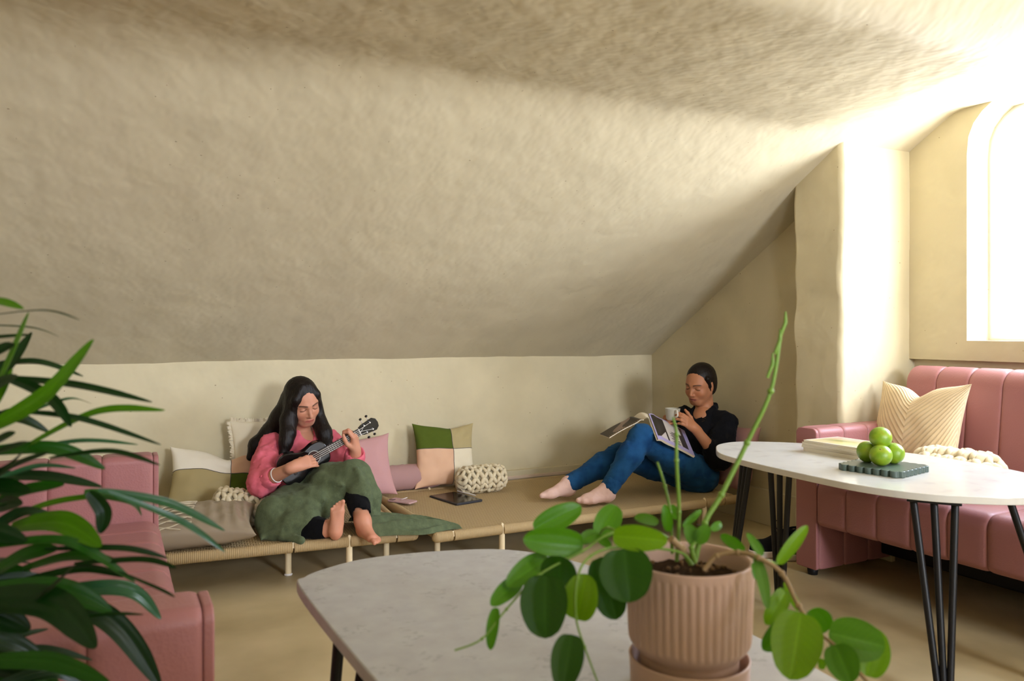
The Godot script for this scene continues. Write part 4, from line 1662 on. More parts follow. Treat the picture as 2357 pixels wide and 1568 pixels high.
# a foot from the heel along `fwd`, `up` the top of the foot, `big` the side of the big toe
func foot_flesh(f: Flesh, heel: Vector3, ankle: Vector3, fwd: Vector3, up: Vector3, big: Vector3, toes := true, s := 1.0) -> void:
	fwd = fwd.normalized()
	up = (up - fwd * up.dot(fwd)).normalized()
	var side := fwd.cross(up).normalized()
	if side.dot(big) < 0:
		side = -side
	var at := func(x: float, y: float, z: float) -> Vector3: return heel + (side * x + up * y + fwd * z) * s
	f.blob(at.call(0, 0.030, 0.0), Vector3(0.031, 0.032, 0.036) * s, Basis(side, up, fwd), 0.02)
	f.bone(ankle, at.call(0, 0.05, 0.02), 0.034 * s, 0.031 * s, 0.03)
	f.bone(ankle, at.call(0.008, 0.046, 0.07), 0.031 * s, 0.026 * s, 0.03)
	f.bone(at.call(0.004, 0.030, 0.02), at.call(0.022, 0.022, 0.135), 0.027 * s, 0.021 * s, 0.02)
	f.bone(at.call(-0.010, 0.024, 0.02), at.call(-0.020, 0.018, 0.125), 0.024 * s, 0.017 * s, 0.02)
	f.bone(at.call(0.008, 0.046, 0.06), at.call(0.006, 0.026, 0.135), 0.024 * s, 0.018 * s, 0.02)
	if toes:
		var x := [0.026, 0.009, -0.005, -0.018, -0.029]
		var z := [0.150, 0.152, 0.146, 0.138, 0.128]
		var l := [0.040, 0.034, 0.030, 0.026, 0.021]
		var r := [0.0135, 0.0092, 0.0086, 0.0080, 0.0076]
		for k in 5:
			var p: Vector3 = at.call(x[k] * 0.9, 0.018, z[k] - 0.02)
			var q: Vector3 = at.call(x[k] * 1.08, 0.020, z[k] + l[k] * 0.55)
			f.bone(p, q, r[k] * s, r[k] * 0.86 * s, 0.006)
			f.bone(q, at.call(x[k] * 1.12, 0.013, z[k] + l[k]), r[k] * 0.86 * s, r[k] * 0.92 * s, 0.004)
	else:
		f.bone(at.call(0.016, 0.018, 0.12), at.call(0.014, 0.014, 0.185), 0.022 * s, 0.015 * s, 0.02)
		f.bone(at.call(-0.014, 0.016, 0.11), at.call(-0.010, 0.013, 0.165), 0.018 * s, 0.014 * s, 0.02)
# ---------------------------------------------------------------- the two women
func skin_mat() -> StandardMaterial3D:
	var m := mat(Color.WHITE, 0.5, 0.4)
	m.vertex_color_use_as_albedo = true
	m.subsurf_scatter_enabled = true
	m.subsurf_scatter_strength = 0.12
	return m

func plain(c: Color) -> Variant:
	return func(_p: Vector3) -> Color: return c

func wrinkled(f: Flesh, amp: float, freq: float, stretch := Vector3.ONE, ridged := true) -> void:
	f.reach = amp
	var n := FastNoiseLite.new()
	n.seed = 19
	n.frequency = freq
	n.fractal_octaves = 2
	n.domain_warp_enabled = true
	n.domain_warp_amplitude = 0.6 / freq
	n.domain_warp_frequency = freq * 0.6
	f.ripple = func(p: Vector3) -> float:
		var q := p * stretch
		if not ridged:
			return amp * n.get_noise_3dv(q) * 1.4
		return amp * (0.45 - 2.2 * absf(n.get_noise_3dv(q)))

func hair_mat() -> StandardMaterial3D:
	var m := world_uv(mat(rgb8(32, 23, 19), 0.46, 0.35), Vector3(9, 0.5, 9), false)
	var streaks := noise_tex(0.07, 3, 256, 81)
	relief(m, streaks, 0.16)
	m.albedo_texture = noise_tex(0.05, 2, 256, 82, FastNoiseLite.TYPE_SIMPLEX_SMOOTH, [[0.0, 1.0], [Color(0.55, 0.55, 0.55), Color(1, 1, 1)]])
	return m

func build_player() -> void:
	var o := thing("person", "long-haired woman in pink shirt, green blanket over her knees, playing a small guitar", "person", Vector3(0.82, 0.19, -3.85))
	var tone := rgb8(198, 140, 112).srgb_to_linear()
	var lip := rgb8(176, 92, 84).srgb_to_linear()
	var sk := skin_mat()
	# joints
	var neck := Vector3(0.862, 0.575, -4.05)
	var chest := Vector3(0.85, 0.46, -4.05)
	var hips := Vector3(0.82, 0.285, -3.95)
	var sh_r := Vector3(0.700, 0.530, -4.03)
	var sh_l := Vector3(1.010, 0.530, -4.05)
	var el_r := Vector3(0.620, 0.388, -3.82)
	var wr_r := Vector3(0.736, 0.480, -3.655)
	var el_l := Vector3(1.062, 0.385, -3.83)
	var wr_l := Vector3(1.050, 0.522, -3.735)
	var hip_l := Vector3(0.885, 0.275, -3.93)
	var hip_r := Vector3(0.755, 0.275, -3.93)
	var kn_l := Vector3(1.006, 0.402, -3.62)
	var an_l := Vector3(0.985, 0.262, -3.385)
	var kn_r := Vector3(0.665, 0.262, -3.64)
	var an_r := Vector3(0.820, 0.232, -3.43)
	var ht := Transform3D(facing(Vector3(0.24, 0, 1), 0.40, 0.17), Vector3(0.853, 0.748, -4.0))
	var hue: Variant = face_hue(ht, 0.98, tone, lip)
	var g := Geo.new()
	var f := Flesh.new()
	f.chain([neck, chest, hips], [0.052, 0.088, 0.10], 0.06)
	f.blob(chest + Vector3(0, -0.01, 0.02), Vector3(0.135, 0.11, 0.085), Basis.IDENTITY, 0.05)
	f.bone(sh_r, sh_l, 0.045, 0.045, 0.05)
	f.chain([sh_r, el_r, wr_r], [0.046, 0.036, 0.024], 0.03)
	f.chain([sh_l, el_l, wr_l], [0.046, 0.036, 0.024], 0.03)
	f.chain([hip_l, kn_l, an_l], [0.080, 0.054, 0.033], 0.04)
	f.chain([hip_r, kn_r, an_r], [0.080, 0.054, 0.033], 0.04)
	f.skin(g, 0.011, plain(tone))
	g.group += 1
	f = head_flesh(ht, 0.98, neck, 0.048)
	f.skin(g, 0.003, hue)
	g.group += 1
	# strumming hand and fretting hand
	f = Flesh.new()
	f.bone(el_r.lerp(wr_r, 0.45), wr_r, 0.034, 0.0245, 0.02)
	hand_flesh(f, wr_r, Vector3(0.86, 0.22, -0.10), Vector3(0.2, -0.45, -0.85), Vector3(0.1, 1, -0.2), [[0.75, 0.6, 0.4], [0.7, 0.65, 0.4], [0.55, 0.5, 0.3], [0.35, 0.35, 0.2]], [[0.9, 0.35, 0.5], [1.0, 0.0, 0.45], [1.0, -0.1, 0.2]], 0.92)
	f.skin(g, 0.0032, plain(tone))
	g.group += 1
	f = Flesh.new()
	f.bone(el_l.lerp(wr_l, 0.45), wr_l, 0.033, 0.0245, 0.02)
	hand_flesh(f, wr_l, Vector3(-0.10, 1.0, 0.22), Vector3(-0.75, 0.1, -0.55), Vector3(-0.8, 0.0, 0.3), [[0.6, 1.2, 0.9], [0.75, 1.25, 0.9], [0.9, 1.2, 0.8], [0.9, 1.0, 0.7]], [[0.75, 0.65, 0.5], [1.0, 0.25, 0.35], [1.0, 0.1, 0.2]], 0.92)
	f.skin(g, 0.0032, plain(tone))
	g.group += 1
	# bare feet: one sole towards the viewer, one resting on its side
	f = Flesh.new()
	f.bone(kn_r.lerp(an_r, 0.6), an_r, 0.042, 0.034, 0.02)
	foot_flesh(f, Vector3(0.856, 0.222, -3.352), an_r + Vector3(0.016, 0.004, -0.005), Vector3(0.06, 0.98, 0.02), Vector3(0.22, 0.0, -1.0), Vector3(1, 0, 0.2), true, 0.76)
	f.bone(kn_l.lerp(an_l, 0.5), an_l, 0.043, 0.033, 0.02)
	foot_flesh(f, an_l + Vector3(-0.004, -0.066, -0.012), an_l, Vector3(0.24, -0.08, 0.95), Vector3(0.15, 1, 0.15), Vector3(-1, 0, 0.2), true, 0.78)
	f.skin(g, 0.0036, func(p: Vector3) -> Color: return tone.lerp(Color(tone.r, tone.g * 0.8, tone.b * 0.78), 0.4 * smoothstep(0.27, 0.21, p.y)))
	part(o, "body", g, sk)

	# hair: a cap parted in the middle, falling behind one shoulder and in front of both
	f = Flesh.new()
	var hb := ht.basis
	var hp := func(x: float, y: float, z: float) -> Vector3: return ht * (Vector3(x, y, z) * 0.98)
	f.blob(hp.call(0, 0.034, -0.024), Vector3(0.083, 0.090, 0.098), hb, 0.02)
	f.blob(hp.call(0, -0.05, -0.05), Vector3(0.082, 0.10, 0.066), hb, 0.03)
	f.blob(hp.call(-0.070, 0.0, 0.0), Vector3(0.020, 0.050, 0.040), hb, 0.02)
	f.blob(hp.call(0.068, -0.005, 0.0), Vector3(0.018, 0.050, 0.034), hb, 0.02)
	f.chain([hp.call(-0.015, 0.106, 0.03), hp.call(-0.060, 0.05, 0.052), hp.call(-0.072, -0.03, 0.045), hp.call(-0.070, -0.10, 0.03)], [0.014, 0.018, 0.018, 0.024], 0.02)
	f.chain([hp.call(0.022, 0.100, 0.02), hp.call(0.056, 0.05, 0.040), hp.call(0.068, -0.03, 0.028), hp.call(0.074, -0.10, 0.02)], [0.012, 0.012, 0.013, 0.020], 0.03)
	f.chain([hp.call(0.062, 0.01, 0.0), Vector3(0.925, 0.68, -4.01), Vector3(0.955, 0.60, -3.97)], [0.026, 0.030, 0.034], 0.03)
	f.chain([hp.call(-0.066, 0.0, 0.015), Vector3(0.775, 0.66, -3.97), Vector3(0.757, 0.57, -3.93)], [0.028, 0.036, 0.032], 0.03)
	f.chain([Vector3(0.800, 0.75, -4.05), Vector3(0.762, 0.66, -4.08), Vector3(0.716, 0.588, -4.115), Vector3(0.645, 0.53, -4.11), Vector3(0.612, 0.47, -4.10)], [0.050, 0.052, 0.045, 0.034, 0.018], 0.03)
	f.chain([Vector3(0.790, 0.69, -4.0), Vector3(0.770, 0.60, -3.94), Vector3(0.755, 0.55, -3.925), Vector3(0.735, 0.48, -3.91), Vector3(0.732, 0.435, -3.905)], [0.032, 0.034, 0.028, 0.020, 0.007], 0.02)
	f.chain([Vector3(0.90, 0.72, -4.04), Vector3(0.935, 0.64, -4.0), Vector3(0.952, 0.585, -3.96), Vector3(0.955, 0.53, -3.93), Vector3(0.945, 0.49, -3.92)], [0.030, 0.034, 0.036, 0.030, 0.014], 0.02)
	f.chain([Vector3(0.945, 0.61, -4.02), Vector3(0.985, 0.56, -3.985), Vector3(1.0, 0.51, -3.965)], [0.022, 0.014, 0.005], 0.02)
	f.blob(hp.call(0.010, -0.022, 0.104), Vector3(0.054, 0.092, 0.064), hb, 0.010, true)
	f.reach = 0.004
	var strands := FastNoiseLite.new()
	strands.seed = 6
	strands.frequency = 1.0
	f.ripple = func(p: Vector3) -> float: return 0.0020 * strands.get_noise_3d((p.x + 0.35 * p.y) * 105.0, p.y * 3.0, (p.z + 0.2 * p.y) * 105.0)
	g = Geo.new()
	f.skin(g, 0.0036)
	part(o, "hair", g, hair_mat())

	# pink shirt with rolled cuffs
	var pink := cloth_mat(rgb8(214, 104, 118), 0.03)
	f = Flesh.new()
	f.chain([chest + Vector3(0, 0.02, 0), hips + Vector3(0, 0.03, 0.01)], [0.098, 0.112], 0.06)
	f.blob(chest + Vector3(0, -0.01, 0.025), Vector3(0.150, 0.115, 0.098), Basis.IDENTITY, 0.05)
	f.bone(sh_r + Vector3(0.02, 0, 0), sh_l + Vector3(-0.02, 0, 0), 0.058, 0.058, 0.05)
	f.chain([neck + Vector3(0, -0.02, 0), chest], [0.058, 0.09], 0.04)
	f.chain([sh_r, sh_r.lerp(el_r, 0.5), el_r, el_r.lerp(wr_r, 0.26)], [0.058, 0.066, 0.060, 0.046], 0.03)
	f.chain([sh_l, sh_l.lerp(el_l, 0.5), el_l, el_l.lerp(wr_l, 0.70)], [0.058, 0.064, 0.056, 0.042], 0.03)
	f.chain([hips + Vector3(-0.03, 0.0, 0.06), hips + Vector3(-0.10, -0.03, 0.13)], [0.085, 0.06], 0.04)
	f.blob(neck + Vector3(0.012, 0.028, 0.045), Vector3(0.042, 0.06, 0.06), Basis(Vector3.RIGHT, 0.3), 0.01, true)
	f.blob(neck + Vector3(0.0, 0.05, 0.0), Vector3(0.052, 0.07, 0.052), Basis.IDENTITY, 0.01, true)
	wrinkled(f, 0.010, 9.0, Vector3(1.0, 0.75, 1.0))
	g = Geo.new()
	f.skin(g, 0.0075)
	var shirt := part(o, "shirt", g, pink)
	for c in [[el_r, wr_r, 0.20, 0.32, 0.050], [el_l, wr_l, 0.58, 0.80, 0.052]]:
		f = Flesh.new()
		var a: Vector3 = c[0].lerp(c[1], c[2])
		var b: Vector3 = c[0].lerp(c[1], c[3])
		f.bone(a, b, c[4], c[4] * 0.98, 0.01)
		var d := (b - a).normalized()
		f.bone(b + d * 0.045, b + d * 0.12, c[4] * 0.86, c[4] * 1.1, 0.006, true)
		wrinkled(f, 0.003, 16.0)
		g = Geo.new()
		f.skin(g, 0.005)
		part(shirt, "cuff", g, pink)
	_collar(shirt, neck, Vector3(0.10, 0, 1), pink)
	g = Geo.new()
	g.tube(spline([neck + Vector3(0.02, -0.035, 0.075), chest + Vector3(0.03, 0.03, 0.115), chest + Vector3(0.025, -0.06, 0.128)], 6), PackedFloat32Array([0.0045]), 6)
	part(shirt, "placket", g, pink)

	# black leggings
	f = Flesh.new()
	f.chain([hip_l, kn_l, kn_l.lerp(an_l, 0.80)], [0.088, 0.064, 0.047], 0.04)
	f.chain([hip_r, kn_r, kn_r.lerp(an_r, 0.5), kn_r.lerp(an_r, 0.93)], [0.088, 0.064, 0.058, 0.050], 0.04)
	f.bone(kn_l.lerp(an_l, 0.86) , kn_l.lerp(an_l, 1.3), 0.040, 0.05, 0.006, true)
	wrinkled(f, 0.004, 12.0)
	g = Geo.new()
	f.skin(g, 0.008)
	part(o, "leggings", g, cloth_mat(rgb8(16, 16, 18), 0.02))
	# bracelet and dark wristband
	for c in [[el_r.lerp(wr_r, 0.50), wr_r - el_r, 0.034, 0.0028, mat(rgb8(228, 226, 222), 0.15)], [el_l.lerp(wr_l, 0.80), wr_l - el_l, 0.034, 0.0095, mat(rgb8(24, 26, 32), 0.4)]]:
		g = Geo.new()
		var d: Vector3 = c[1].normalized()
		var x := d.cross(Vector3(0, 0, 1)).normalized()
		var y := d.cross(x)
		var ring := PackedVector3Array()
		for k in 25:
			ring.append(c[0] + (x * cos(TAU * k / 24) + y * sin(TAU * k / 24)) * c[2])
		g.tube(ring, PackedFloat32Array([c[3]]), 8)
		part(o, "bracelet" if c[3] < 0.005 else "wristband", g, c[4])

	# blanket
	var ripples := FastNoiseLite.new()
	ripples.seed = 14
	ripples.frequency = 5.0
	var fleece := cloth_mat(rgb8(112, 124, 94), 0.10)
	fleece.albedo_texture = painted(Vector2i(256, 256), func(x: int, y: int) -> Color:
		var base := 0.80 + 0.14 * ripples.get_noise_2d(x * 0.006, y * 0.006)
		var fleck := ripples.get_noise_2d(x * 0.05 + 40.0, y * 0.012) + 0.5 * ripples.get_noise_2d(x * 0.013, y * 0.06 + 90.0)
		var k := clampf(base + 0.22 * smoothstep(0.42, 0.62, fleck), 0.0, 1.0)
		return Color(k, k, k * 0.97))
	fleece.uv1_scale = Vector3(3.2, 3.2, 3.2)
	f = Flesh.new()
	f.chain([Vector3(0.85, 0.33, -3.84), Vector3(0.93, 0.385, -3.72), kn_l + Vector3(0.0, 0.012, 0.0)], [0.085, 0.085, 0.080], 0.05)
	f.chain([kn_l + Vector3(0.01, 0.0, 0.0), Vector3(1.055, 0.33, -3.55), Vector3(1.065, 0.24, -3.52)], [0.080, 0.050, 0.035], 0.04)
	f.chain([kn_l, Vector3(1.0, 0.365, -3.51)], [0.078, 0.052], 0.03)
	f.chain([Vector3(0.82, 0.30, -3.84), Vector3(0.72, 0.275, -3.74), kn_r + Vector3(-0.01, 0.01, 0)], [0.09, 0.085, 0.078], 0.05)
	f.chain([kn_r, Vector3(0.70, 0.245, -3.52), Vector3(0.775, 0.27, -3.50)], [0.076, 0.052, 0.05], 0.04)
	f.chain([Vector3(0.80, 0.29, -3.66), Vector3(0.90, 0.34, -3.62)], [0.08, 0.07], 0.06)
	f.chain([kn_r + Vector3(-0.04, -0.03, 0.02), Vector3(0.62, 0.213, -3.52), Vector3(0.72, 0.205, -3.40)], [0.05, 0.024, 0.016], 0.03)
	f.chain([Vector3(0.60, 0.215, -3.58), Vector3(0.57, 0.205, -3.50)], [0.03, 0.012], 0.03)
	f.chain([kn_r, Vector3(0.76, 0.275, -3.60), Vector3(0.86, 0.31, -3.60)], [0.076, 0.075, 0.06], 0.05)
	# folds that run from the lap and the raised knee
	for q in [[Vector3(0.80, 0.40, -3.82), Vector3(0.86, 0.42, -3.66), Vector3(0.93, 0.40, -3.52)], [Vector3(0.76, 0.375, -3.80), Vector3(0.80, 0.365, -3.62), Vector3(0.86, 0.335, -3.50)], [Vector3(0.72, 0.35, -3.78), Vector3(0.70, 0.32, -3.62), Vector3(0.76, 0.27, -3.46)], [Vector3(0.66, 0.33, -3.72), Vector3(0.63, 0.29, -3.59), Vector3(0.645, 0.22, -3.47)], [Vector3(1.0, 0.47, -3.53), Vector3(1.03, 0.38, -3.475), Vector3(1.05, 0.26, -3.46)], [Vector3(1.05, 0.45, -3.57), Vector3(1.085, 0.34, -3.52), Vector3(1.09, 0.22, -3.50)]]:
		f.chain(q, [0.003, 0.013, 0.003], 0.04)
	wrinkled(f, 0.007, 5.0, Vector3(1.6, 0.6, 1.0), false)
	g = Geo.new()
	f.skin(g, 0.0075)
	var bl := thing("blanket", "moss green flecked blanket over the knees of the woman in pink", "blanket", Vector3(0.9, 0.19, -3.65))
	part(bl, "draped_part", g, fleece)
	g = Geo.new()
	g.grid(70, 34, func(a: float, b: float) -> Vector3:
		var x := lerpf(1.00, 1.425, a)
		var mid := lerpf(-3.52, -3.345, a)
		var half := lerpf(0.16, 0.045, a * a) * (1.0 - 0.25 * sin(a * 9.0) * a)
		var z := mid + half * (b * 2.0 - 1.0)
		var e := pow(maxf(0.0, 1.0 - pow(absf(b * 2.0 - 1.0), 5.0)), 0.5) * pow(maxf(0.0, 1.0 - pow(a, 10.0)), 0.5)
		var h := 0.012 + 0.036 * pow(absf(sin(b * 8.5 + a * 2.6 + 1.4 * ripples.get_noise_2d(x * 0.5, z * 0.5))), 1.5) * (1.0 - 0.4 * a) + 0.022 * (1.0 - a) + 0.005 * ripples.get_noise_2d(x * 2.0, z * 2.0)
		return Vector3(x + 0.01 * sin(b * 20.0), 0.196 + h * e, z))
	part(bl, "trailing_part", g, fleece)

	ukulele()

# two collar wings round the neck, open towards `front`
func _collar(parent: Node3D, neck: Vector3, front: Vector3, m: Material) -> void:
	var z := front.normalized()
	var x := Vector3.UP.cross(z)
	for e in [-1.0, 1.0]:
		var f := Flesh.new()
		var at := func(a: float, b: float, c: float) -> Vector3: return neck + x * a * e + Vector3(0, b, 0) + z * c
		f.chain([at.call(0.0, 0.034, -0.060), at.call(0.045, 0.030, -0.040), at.call(0.062, 0.016, 0.005), at.call(0.050, -0.010, 0.055), at.call(0.034, -0.040, 0.086)], [0.010, 0.011, 0.011, 0.010, 0.007], 0.01)
		f.chain([at.call(0.052, 0.012, -0.045), at.call(0.070, -0.002, 0.005), at.call(0.066, -0.026, 0.055), at.call(0.048, -0.054, 0.088)], [0.009, 0.010, 0.010, 0.005], 0.016)
		var g := Geo.new()
		f.skin(g, 0.0045)
		part(parent, "collar", g, m)

func ukulele() -> void:
	var hole := Vector3(0.850, 0.506, -3.735)
	var ax := (Vector3(1.113, 0.636, -3.725) - hole).normalized()
	var nor := Vector3(-0.16, -0.10, 0.98)
	nor = (nor - ax * nor.dot(ax)).normalized()
	var up := nor.cross(ax)
	var t := Transform3D(Basis(ax, up, nor), hole)
	var o := thing("ukulele", "small black four-string ukulele in the hands of the woman in pink", "ukulele", hole)
	var gloss := mat(rgb8(12, 10, 11), 0.12, 0.5)
	var g := Geo.new()
	# figure of eight outline; the hole is the origin
	var pts := []
	for q in [[0.075, 0.0], [0.072, 0.03], [0.055, 0.054], [0.02, 0.060], [-0.02, 0.050], [-0.05, 0.053], [-0.09, 0.073], [-0.13, 0.078], [-0.165, 0.055], [-0.178, 0.0]]:
		pts.append(Vector2(q[0], q[1]))
	for k in range(8, 0, -1):
		pts.append(Vector2(pts[k].x, -pts[k].y))
	var outline := closed(pts, 5)
	g.slab(outline, -0.058, 0.0, 0.004, 3)
	# slab lies in x, z; stand it up so that its top is the sound board
	var stand := Transform3D(Basis(Vector3(1, 0, 0), Vector3(0, 0, 1), Vector3(0, 1, 0)), Vector3.ZERO)
	for k in g.v.size():
		g.v[k] = t * (stand * g.v[k])
	part(o, "soundbox", g, gloss)
	var pale := mat(rgb8(200, 196, 188), 0.4)
	g = Geo.new()
	var ring := PackedVector3Array()
	for k in 33:
		ring.append(t * Vector3(cos(TAU * k / 32) * 0.030, sin(TAU * k / 32) * 0.030, 0.0006))
	g.tube(ring, PackedFloat32Array([0.0015]), 6)
	part(o, "rosette", g, pale)
	g = Geo.new()
	g.lathe(PackedVector2Array([Vector2(0.0005, 0.0008), Vector2(0.027, 0.0008)]), hole, 28, null, Basis(ax, nor, ax.cross(nor)))
	part(o, "sound_hole", g, mat(rgb8(60, 34, 28), 0.9))
	var wood := mat(rgb8(46, 34, 30), 0.35)
	g = Geo.new()
	g.rbox(t * Vector3(0.135, 0, 0.003), Vector3(0.215, 0.036, 0.006), 0.001, 1, t.basis)
	part(o, "fretboard", g, wood)
	g = Geo.new()
	g.rbox(t * Vector3(0.160, 0, -0.008), Vector3(0.18, 0.032, 0.018), 0.008, 3, t.basis)
	part(o, "neck", g, gloss)
	for k in 11:
		g = Geo.new()
		var x := 0.242 - 0.242 * (1.0 - pow(0.5, (k + 1) / 12.0)) * 1.45
		g.rbox(t * Vector3(x, 0, 0.0066), Vector3(0.0016, 0.035, 0.0016), 0.0005, 1, t.basis)
		part(o, "fret", g, mat(rgb8(190, 186, 176), 0.25))
	g = Geo.new()
	g.rbox(t * Vector3(0.244, 0, 0.0065), Vector3(0.005, 0.036, 0.006), 0.001, 1, t.basis)
	part(o, "nut", g, pale)
	g = Geo.new()
	var head := []
	for q in [[0.246, -0.019], [0.262, -0.026], [0.325, -0.033], [0.342, -0.020], [0.346, 0.0], [0.342, 0.020], [0.325, 0.033], [0.262, 0.026], [0.246, 0.019]]:
		head.append(Vector2(q[0], q[1]))
	g.slab(PackedVector2Array(head), -0.012, 0.0, 0.002, 2)
	for k in g.v.size():
		g.v[k] = t * (stand * g.v[k])
	part(o, "headstock", g, gloss)
	var chrome := mat(rgb8(220, 220, 222), 0.2)
	chrome.metallic = 0.8
	for k in 4:
		var s := 1.0 if k % 2 else -1.0
		var x := 0.276 + 0.032 * (k / 2)
		g = Geo.new()
		g.tube(arr3([t * Vector3(x, s * 0.018, 0.0), t * Vector3(x, s * 0.018, 0.010)]), PackedFloat32Array([0.0035]), 8)
		g.tube(arr3([t * Vector3(x, s * 0.026, -0.014), t * Vector3(x, s * 0.046, -0.014)]), PackedFloat32Array([0.002]), 6)
		var peg := part(o, "tuning_peg", g, chrome)
		g = Geo.new()
		g.ball(t * Vector3(x, s * 0.050, -0.014), Vector3(0.0075, 0.006, 0.0075), 12, 8, t.basis)
		part(peg, "peg_button", g, gloss)
		g = Geo.new()
		var y := (k - 1.5) * 0.0082
		g.tube(arr3([t * Vector3(-0.105, y * 1.1, 0.010), t * Vector3(0.244, y, 0.0105), t * Vector3(x, s * 0.018, 0.007)]), PackedFloat32Array([0.0011]), 5)
		part(o, "string", g, mat(rgb8(224, 218, 210), 0.3))
	g = Geo.new()
	g.rbox(t * Vector3(-0.108, 0, 0.005), Vector3(0.016, 0.062, 0.010), 0.002, 1, t.basis)
	part(o, "bridge", g, wood)

func build_reader() -> void:
	var o := thing("person", "woman in black top and blue jeans, hair tied back, holding a mug", "person", Vector3(3.0, 0.19, -3.5))
	var tone := rgb8(176, 118, 84).srgb_to_linear()
	var lip := rgb8(146, 80, 72).srgb_to_linear()
	var sk := skin_mat()
	var neck := Vector3(3.130, 0.640, -3.612)
	var chest := Vector3(3.12, 0.49, -3.625)
	var hips := Vector3(3.02, 0.285, -3.575)
	var sh_n := Vector3(3.160, 0.572, -3.465)
	var sh_f := Vector3(3.115, 0.575, -3.795)
	var el_n := Vector3(3.045, 0.385, -3.395)
	var wr_n := Vector3(2.892, 0.562, -3.415)
	var el_f := Vector3(2.925, 0.440, -3.77)
	var wr_f := Vector3(2.832, 0.572, -3.592)
	var hip_n := Vector3(3.0, 0.275, -3.50)
	var hip_f := Vector3(3.01, 0.275, -3.655)
	var kn_n := Vector3(2.578, 0.525, -3.485)
	var an_n := Vector3(2.345, 0.262, -3.470)
	var kn_f := Vector3(2.575, 0.395, -3.69)
	var an_f := Vector3(2.228, 0.262, -3.685)
	var ht := Transform3D(facing(Vector3(-0.972, 0, 0.30), 0.26, -0.06), Vector3(3.088, 0.792, -3.605))
	var g := Geo.new()
	var f := Flesh.new()
	f.chain([neck, chest, hips], [0.052, 0.09, 0.11], 0.06)
	f.bone(sh_n, sh_f, 0.048, 0.048, 0.05)
	f.chain([sh_n, el_n, wr_n], [0.048, 0.038, 0.025], 0.03)
	f.chain([sh_f, el_f, wr_f], [0.048, 0.038, 0.025], 0.03)
	f.chain([hip_n, kn_n, an_n], [0.085, 0.058, 0.028], 0.04)
	f.chain([hip_f, kn_f, an_f], [0.085, 0.058, 0.028], 0.04)
	foot_flesh(f, Vector3(2.352, 0.206, -3.468), an_n, Vector3(-1, 0.03, -0.02), Vector3.UP, Vector3(0, 0, -1), false, 0.84)
	foot_flesh(f, Vector3(2.238, 0.206, -3.685), an_f, Vector3(-1, 0.03, 0.0), Vector3.UP, Vector3(0, 0, 1), false, 0.84)
	f.skin(g, 0.011, plain(tone))
	g.group += 1
	f = head_flesh(ht, 1.0, neck, 0.050)
	f.skin(g, 0.003, face_hue(ht, 1.0, tone, lip))
	g.group += 1
	# throat and collar bones in the open neck
	f = Flesh.new()
	f.blob(neck + Vector3(-0.030, -0.045, 0.015), Vector3(0.050, 0.055, 0.065), Basis.IDENTITY, 0.03)
	f.bone(neck, neck + Vector3(-0.03, -0.04, 0.02), 0.052, 0.05, 0.03)
	f.skin(g, 0.006, plain(tone))
	g.group += 1
	f = Flesh.new()
	f.bone(el_n.lerp(wr_n, 0.3), wr_n, 0.036, 0.0245, 0.02)
	hand_flesh(f, wr_n, Vector3(-0.80, 0.55, 0.04), Vector3(-0.35, 0.05, -0.90), Vector3(0.45, 0.8, 0.1), [[0.30, 0.55, 0.5], [0.34, 0.6, 0.5], [0.40, 0.65, 0.5], [0.5, 0.7, 0.5]], [[0.75, 0.8, 0.30], [0.75, 0.55, 0.4], [0.7, 0.5, 0.45]], 0.9)
	f.skin(g, 0.0032, plain(tone))
	g.group += 1
	f = Flesh.new()
	f.bone(el_f.lerp(wr_f, 0.3), wr_f, 0.036, 0.0245, 0.02)
	hand_flesh(f, wr_f, Vector3(-0.60, 0.32, 0.62), Vector3(0.75, 0.15, 0.55), Vector3(-0.1, 0.9, -0.3), [[0.55, 0.75, 0.5], [0.6, 0.8, 0.5], [0.7, 0.8, 0.5], [0.8, 0.8, 0.5]], [[0.8, 0.6, 0.4], [0.9, 0.2, 0.5], [0.9, 0.0, 0.4]], 0.9)
	f.skin(g, 0.0032, plain(tone))
	part(o, "body", g, sk)

	# hair drawn back to a low knot
	f = Flesh.new()
	var hb := ht.basis
	var hp := func(x: float, y: float, z: float) -> Vector3: return ht * Vector3(x, y, z)
	f.blob(hp.call(0, 0.036, -0.024), Vector3(0.082, 0.089, 0.098), hb, 0.02)
	f.blob(hp.call(0, -0.02, -0.058), Vector3(0.070, 0.075, 0.06), hb, 0.03)
	f.blob(hp.call(0, -0.045, -0.105), Vector3(0.040, 0.040, 0.034), hb, 0.015)
	f.chain([hp.call(0.074, 0.05, 0.03), hp.call(0.076, 0.0, 0.012), hp.call(0.072, -0.035, 0.004)], [0.012, 0.008, 0.003], 0.012)
	f.blob(hp.call(0, -0.012, 0.088), Vector3(0.072, 0.080, 0.068), hb, 0.012, true)
	for e in [-1.0, 1.0]:
		f.blob(hp.call(0.084 * e, -0.012, -0.010), Vector3(0.016, 0.032, 0.019), hb, 0.008, true)
	f.reach = 0.003
	var strands := FastNoiseLite.new()
	strands.seed = 16
	strands.frequency = 1.0
	var inv := ht.affine_inverse()
	f.ripple = func(p: Vector3) -> float:
		var q := inv * p
		return 0.0016 * strands.get_noise_3d(q.x * 90.0, q.y * 60.0, q.z * 10.0)
	g = Geo.new()
	f.skin(g, 0.0042)
	part(o, "hair", g, hair_mat())

	# black blouse
	var black := cloth_mat(rgb8(17, 17, 20), 0.03)
	f = Flesh.new()
	f.chain([chest + Vector3(0, 0.02, 0), hips + Vector3(0.01, 0.02, 0)], [0.105, 0.128], 0.06)
	f.blob(chest + Vector3(-0.02, -0.01, 0.0), Vector3(0.115, 0.12, 0.165), Basis(Vector3.UP, 0.08), 0.05)
	f.bone(sh_n, sh_f, 0.060, 0.060, 0.05)
